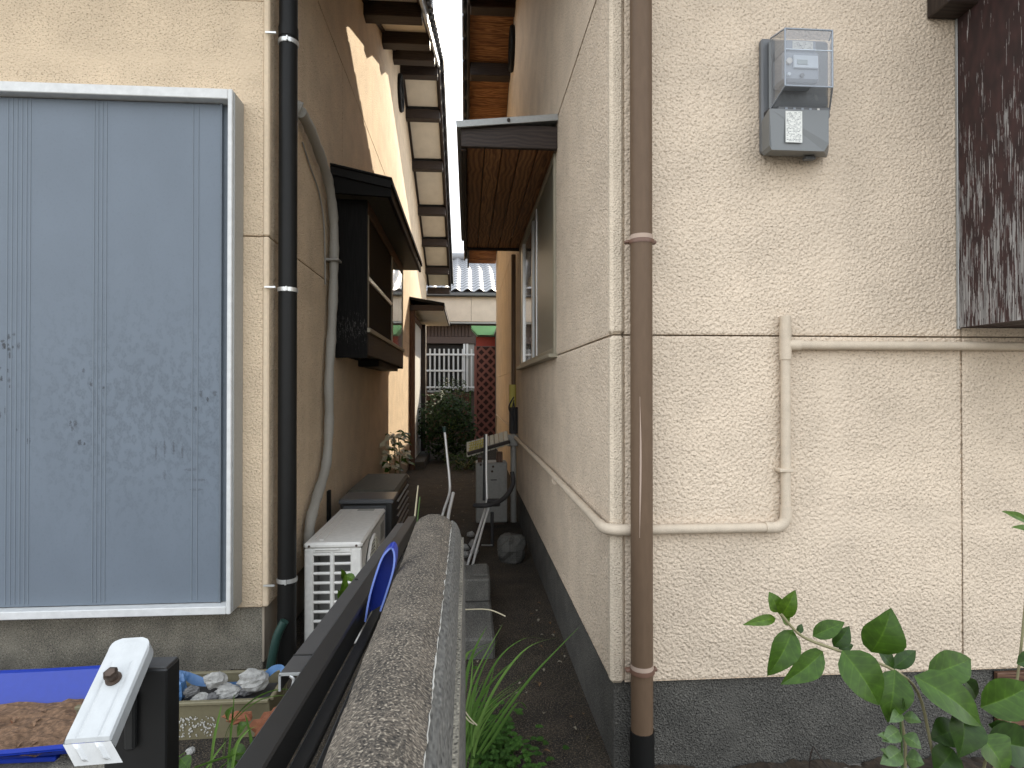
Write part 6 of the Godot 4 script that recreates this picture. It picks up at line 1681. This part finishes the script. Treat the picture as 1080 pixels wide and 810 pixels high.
func plants():
	# leafy shrub in front of the right house
	var sz := -1.12
	var sh := thing("leafy_shrub", "glossy green broad leaved shrub growing before the cream wall", "shrub", onz(990, 820, sz))
	var W := func(x: float, y: float, dz := 0.0) -> Vector3: return onz(x, y, sz + dz)
	for s in [[[1010, 900, 0], [985, 800, 0], [968, 730, 0], [935, 703, 0.01], [884, 686, 0.02], [846, 671, 0.02], [824, 648, 0.02]], [[1010, 900, 0], [1040, 800, 0.02], [1034, 770, 0.02], [1015, 740, 0.02], [975, 712, 0]], [[1030, 850, -0.02], [1060, 780, -0.04], [1075, 700, -0.05], [1088, 560, -0.05]], [[948, 900, -0.03], [955, 800, -0.03], [951, 760, -0.03], [943, 710, -0.03], [936, 668, -0.02]]]:
		var pts := []
		for q in s: pts.append(W.call(q[0], q[1], q[2]))
		part(sh, "stem", tb(curve(pts, 5), 0.0028, 6), mats.stem)
	var L := [
		[821, 646, 811, 624, 16, 0, 2], [824, 651, 839, 622, 17, 0.01, 2], [820, 642, 832, 660, 17, -0.01, 2], [818, 652, 783, 659, 10, 0.02, 2],
		[836, 664, 809, 713, 27, 0.02, 0], [868, 687, 823, 722, 24, 0.03, 0], [857, 671, 891, 656, 17, 0.0, 0], [879, 682, 896, 660, 16, 0.01, 1],
		[919, 688, 940, 641, 40, 0.0, 0], [888, 686, 927, 744, 40, 0.05, 0], [942, 706, 924, 684, 16, -0.01, 1], [942, 705, 966, 686, 15, -0.01, 1],
		[944, 706, 936, 762, 32, 0.02, 0], [978, 712, 1024, 695, 32, -0.02, 0], [964, 713, 1035, 766, 40, 0.05, 0], [1034, 746, 1088, 722, 38, 0.03, 0],
		[1014, 744, 1011, 800, 38, 0.05, 1], [1011, 768, 981, 780, 28, 0.0, 1], [1042, 764, 1058, 792, 34, -0.03, 1], [1034, 776, 1060, 818, 46, 0.06, 0],
		[1086, 552, 1056, 539, 9, 0, 2], [1088, 560, 1066, 556, 7, 0, 2], [1016, 716, 1028, 738, 18, -0.03, 1], [840, 668, 846, 658, 7, 0, 1], [884, 686, 900, 680, 8, 0, 1],
		[1040, 780, 1090, 790, 40, 0.0, 1], [1005, 790, 985, 815, 30, 0.02, 1], [1072, 700, 1100, 690, 20, -0.03, 1]]
	for q in L:
		var m := MB.new()
		var b: Vector3 = W.call(q[0], q[1], q[5] * 0.5); var t: Vector3 = W.call(q[2], q[3], q[5] + 0.01 * sin(q[0]))
		var face := Vector3(0.25 * sin(q[2] * 1.3), 0.55 + 0.2 * sin(q[3]), 0.8).normalized()
		m.leaf(b, t, face, q[4] * 1.12 / FOCAL * 1.12, 0.28, 0.10, 9, 0.78)
		part(sh, "leaf", m, [mats.leaf, mats.leaf_dark, mats.leaf_new][q[6]])
	# small pale weed at its foot
	var wd := thing("weed", "small pale green weed with notched leaves under the shrub", "weed", W.call(950, 830, 0.02))
	for q in [[950, 750, 938, 762, 10], [952, 756, 972, 762, 12], [948, 770, 930, 782, 14], [952, 776, 972, 790, 16], [950, 792, 928, 806, 16], [955, 800, 975, 806, 18], [935, 800, 928, 790, 8], [946, 745, 953, 738, 10], [940, 782, 925, 775, 9]]:
		var m := MB.new()
		m.leaf(W.call(q[0], q[1], 0.03), W.call(q[2], q[3], 0.05), Vector3(0.2, 0.7, 0.7), q[4] * 1.15 / FOCAL * 1.2, 0.2, 0.12, 6, 0.9)
		part(wd, "leaf", m, mats.leaf_pale)
	part(wd, "stem", tb([W.call(953, 850, 0.02), W.call(951, 780, 0.03), W.call(948, 742, 0.03)], 0.002, 5), mats.leaf_pale)
	# bare twigs by the foundation
	var tw := thing("dry_twig", "bare bent twig before the dark foundation", "twig", onz(858, 790, -1.9))
	part(tw, "twig", tb([onz(852, 830, -1.9), onz(855, 795, -1.9), onz(858, 787, -1.9), onz(866, 800, -1.88), onz(878, 815, -1.85)], 0.0025, 5), mats.dark_wood)
	# tall grass between the block wall and the right house
	var gt := thing("grass_tuft", "tall arching grass tuft between block wall and right foundation", "grass", Vector3(0.02, GROUND, -2.0))
	var side := Vector3(0.9, 0.2, 0.35).normalized()
	var blades := [
		[[492, 800], [515, 740], [540, 700], [562, 680], [590, 672]], [[490, 790], [510, 725], [530, 690], [555, 673], [576, 675]],
		[[495, 810], [530, 755], [560, 715], [585, 688], [612, 660]], [[489, 760], [498, 720], [512, 690], [531, 657]], [[489, 740], [494, 705], [503, 680], [514, 660]],
		[[491, 800], [502, 760], [514, 730], [522, 700]], [[490, 780], [497, 740], [505, 712]], [[495, 805], [515, 770], [540, 735], [552, 720]], [[490, 770], [505, 740], [525, 712], [553, 689]],
		[[490, 800], [493, 760], [497, 720], [499, 690]], [[496, 812], [520, 780], [545, 742], [556, 748]], [[491, 720], [496, 700], [503, 690], [523, 675]], [[489, 700], [493, 690], [500, 685], [524, 676]]]
	for i in blades.size():
		var pts := []
		for k in blades[i].size(): pts.append(onz(blades[i][k][0], blades[i][k][1], -1.95 - 0.02 * (i % 4) - 0.04 * k))
		var m := MB.new()
		m.blade(curve(pts, 4), [0.014, 0.011, 0.016, 0.009][i % 4], side)
		part(gt, "blade", m, mats.grass if i % 3 else mats.grass_light)
	for i in 26:
		var x0 := rng.randf_range(488, 500); var y0 := rng.randf_range(770, 830)
		var hh := rng.randf_range(40, 120); var lean := rng.randf_range(0.1, 0.7)
		var pts := []
		for k in 5:
			var q := k / 4.0
			pts.append(onz(x0 + hh * lean * q * q, y0 - hh * (q - 0.25 * lean * q * q), -1.95 - 0.05 * (i % 3) - 0.1 * q))
		var m := MB.new()
		m.blade(curve(pts, 3), rng.randf_range(0.006, 0.012), side)
		part(gt, "blade", m, mats.grass if i % 4 else mats.grass_light)
	for q in [[[488, 747], [496, 758], [503, 765]], [[488, 752], [494, 760], [500, 764]], [[490, 643], [515, 643], [533, 650]]]:
		var pts := []
		for k in q: pts.append(onz(k[0], k[1], -1.9))
		part(gt, "dry_blade", tb(curve(pts, 4), 0.0022, 5), mats.grass_dry)
	# clover patch at its foot
	var cl := MB.new()
	for i in 420:
		var x: float = 0.02 + abs(rng.randfn()) * 0.10; var z := -2.12 + rng.randfn() * 0.13
		if x > 0.40: continue
		var y := GROUND + 0.03 + rng.randf() * 0.13 * exp(-x * 6.0)
		var k := rng.randf_range(0.6, 1.3)
		cl.tint = Color(0.05, 0.115, 0.022) * k
		for j in 3:
			var a := j * TAU / 3 + rng.randf()
			var d := Vector3(cos(a), 0.15, sin(a)) * rng.randf_range(0.012, 0.022)
			cl.leaf(Vector3(x, y, z), Vector3(x, y, z) + d, Vector3(0, 1, 0.3), 0.018, 0.2, 0.1, 4, 0.6)
	solo("clover_patch", "low clover patch at the foot of the grass tuft", "clover", cl, mats.leaf_vc, "", "stuff")
	# grass by the planter in the near left
	var g2 := thing("grass_tuft", "bright grass tuft with arching blades before the planter box", "grass", Vector3(-0.8, GROUND, -2.1))
	var bl2 := [[[235, 800], [240, 770], [262, 742], [290, 728], [318, 728]], [[236, 800], [244, 765], [275, 738], [310, 733]], [[205, 810], [235, 800], [262, 794], [290, 790]], [[230, 812], [250, 798], [275, 791], [300, 786]],
		[[240, 812], [243, 780], [246, 750], [247, 730]], [[245, 812], [250, 785], [262, 770], [272, 766]], [[180, 806], [186, 800], [198, 792]], [[215, 815], [228, 795], [240, 780]], [[260, 812], [266, 790], [262, 765], [258, 752]], [[222, 812], [226, 780], [231, 756], [234, 742]],
		[[250, 815], [270, 800], [292, 795]], [[268, 812], [276, 790], [272, 776]]]
	for i in bl2.size():
		var pts := []
		for k in bl2[i].size(): pts.append(onz(bl2[i][k][0], bl2[i][k][1], -2.1 + 0.05 * (i % 3)))
		var m := MB.new()
		m.blade(curve(pts, 4), [0.013, 0.010, 0.015][i % 3], Vector3(0.3, 0.9, 0.35).normalized() if i < 4 else Vector3(0.95, 0.1, 0.3).normalized())
		part(g2, "blade", m, mats.grass_light if i % 2 else mats.grass)
	for q in [[183, 795, 176, 810, 18], [190, 800, 200, 812, 16], [244, 790, 260, 800, 16], [250, 775, 262, 762, 14], [240, 760, 246, 745, 10], [252, 805, 240, 815, 20], [268, 780, 280, 786, 12]]:
		var m := MB.new()
		m.leaf(onz(q[0], q[1], -2.05), onz(q[2], q[3], -2.03), Vector3(0, 0.8, 0.6), q[4] * 2.05 / FOCAL, 0.2, 0.1, 6, 0.8)
		part(g2, "leaf", m, mats.leaf)
	# sprig in front of the air conditioner
	var sp := thing("weed", "bright green sprig rising in front of the air conditioner", "weed", onz(362, 640, -1.9))
	for q in [[361, 634, 364, 604, 9], [362, 622, 357, 634, 8], [364, 606, 376, 615, 9], [362, 610, 360, 600, 7], [360, 632, 356, 622, 6]]:
		var m := MB.new()
		m.leaf(onz(q[0], q[1], -1.95), onz(q[2], q[3], -1.93), Vector3(0.3, 0.6, 0.7), q[4] * 1.95 / FOCAL, 0.25, 0.1, 6, 0.8)
		part(sp, "leaf", m, mats.leaf_new)
	part(sp, "stem", tb([onz(358, 700, -1.97), onz(361, 640, -1.96), onz(363, 606, -1.95)], 0.003, 5), mats.leaf_new)
	var stk := thing("dry_stalk", "pale dry stalks standing by the far end of the rails", "stalk", onz(435, 600, -2.75))
	for q in [[[431, 612], [436, 560], [441, 512]], [[433, 605], [439, 560], [443, 524]], [[428, 590], [433, 566], [436, 545]]]:
		var pts := []
		for k in q: pts.append(onz(k[0], k[1], -2.75))
		part(stk, "stalk", tb(pts, [0.006, 0.005, 0.003], 6), mats.leaf_pale if q[0][0] == 433 else mats.grass_dry)
	# bush at the end of the alley
	bush("garden_bush", "dark leafy bush at the alley end below the barred window", Vector3(-0.38, GROUND, -11.0), Vector3(0.52, 0.62, 0.45), 0.66, 2200, 0.075, Color(0.03, 0.062, 0.018))
	bush("garden_bush", "upper loose branch of leaves before the barred window sill", Vector3(-0.28, GROUND, -11.7), Vector3(0.36, 0.32, 0.3), 1.22, 420, 0.05, Color(0.06, 0.10, 0.028))
	bush("garden_bush", "low leafy plants at the foot of the alley end bush", Vector3(-0.02, GROUND, -9.9), Vector3(0.34, 0.16, 0.4), 0.12, 420, 0.05, Color(0.04, 0.075, 0.02))
	# variegated plant against the left wall
	var vp := thing("variegated_plant", "sunlit plant with cream edged leaves against the peach wall", "plant", Vector3(-0.83, GROUND, -6.7))
	for i in 90:
		var p := onz(rng.randf_range(404, 429), rng.randf_range(456, 502), -6.7 + rng.randf_range(-0.1, 0.12))
		p.x = max(p.x, XL + 0.03)
		var a := rng.randf() * TAU
		var m := MB.new()
		m.leaf(p, p + Vector3(cos(a) * 0.6 + 0.2, -0.5 + 0.5 * rng.randf(), sin(a) * 0.5 + 0.2).normalized() * rng.randf_range(0.06, 0.12), Vector3(0.7, 0.7, 0.3), 0.06, 0.2, 0.15, 5, 0.8)
		part(vp, "leaf", m, [mats.leaf_cream, mats.leaf_new, mats.leaf, mats.leaf_cream][i % 4])
	for x in [-0.86, -0.8, -0.75]: part(vp, "stem", tb([Vector3(x, GROUND, -6.7), Vector3(x + 0.02, 0.5, -6.68), Vector3(x, 0.86, -6.7)], 0.006, 5), mats.stem)
	# litter leaves scattered on the alley floor
	var lt := MB.new()
	for i in 260:
		var p := Vector3(rng.randf_range(-0.5, 0.48), GROUND + 0.025, rng.randf_range(-9.5, -2.1))
		var a := rng.randf() * TAU
		lt.tint = [Color(0.18, 0.11, 0.06), Color(0.30, 0.27, 0.2), Color(0.10, 0.08, 0.05)][i % 3]
		lt.leaf(p, p + Vector3(cos(a), 0.1, sin(a)) * rng.randf_range(0.008, 0.04), Vector3.UP, 0.014, 0.4, 0.2, 4)
	solo("leaf_litter", "dry leaf litter scattered over the alley floor", "litter", lt, mats.leaf_vc, "", "stuff")

func bush(called: String, label: String, at: Vector3, r: Vector3, cy: float, n: int, sz: float, c: Color):
	var t := thing(called, label, "bush", at)
	var m := MB.new()
	var nz := noise(at.z * 10, 2.2, FastNoiseLite.TYPE_SIMPLEX_SMOOTH, 2)
	var made := 0
	while made < n:
		var d := Vector3(rng.randf_range(-1, 1), rng.randf_range(-1, 1), rng.randf_range(-1, 1))
		var l := d.length()
		if l > 1.0 + 0.35 * nz.get_noise_3dv(d * 1.5): continue
		if nz.get_noise_3dv(d * 2.0 + Vector3(9, 9, 9)) < -0.12: continue
		made += 1
		var p := at + Vector3(0, cy, 0) + d * r
		if p.y < GROUND + 0.02: p.y = GROUND + 0.02 + rng.randf() * 0.1
		var k := rng.randf_range(0.55, 1.5)
		m.tint = Color(c.r * k * rng.randf_range(0.8, 1.3), c.g * k, c.b * k)
		var o := Vector3(rng.randf_range(-1, 1), rng.randf_range(-0.7, 0.4), rng.randf_range(-0.6, 1)).normalized()
		m.leaf(p, p + o * sz * rng.randf_range(0.7, 1.4), Vector3(rng.randf_range(-0.5, 0.5), 1, 0.5).normalized(), sz * 0.55, 0.2, 0.1, 4, 0.8)
	part(t, "crown", m, mats.leaf_vc)
	for i in 5:
		var a := i * 1.3
		part(t, "branch", tb(curve([at + Vector3(0.03 * cos(a), 0, 0.03 * sin(a)), at + Vector3(0.1 * cos(a) * r.x, cy * 0.5, 0.1 * sin(a)), at + Vector3(0.6 * cos(a) * r.x, cy + 0.3 * r.y, 0.6 * sin(a) * r.z)]), [0.02, 0.019, 0.018, 0.017, 0.016, 0.015, 0.014, 0.013, 0.012, 0.011, 0.01, 0.009, 0.008], 6), mats.stem)
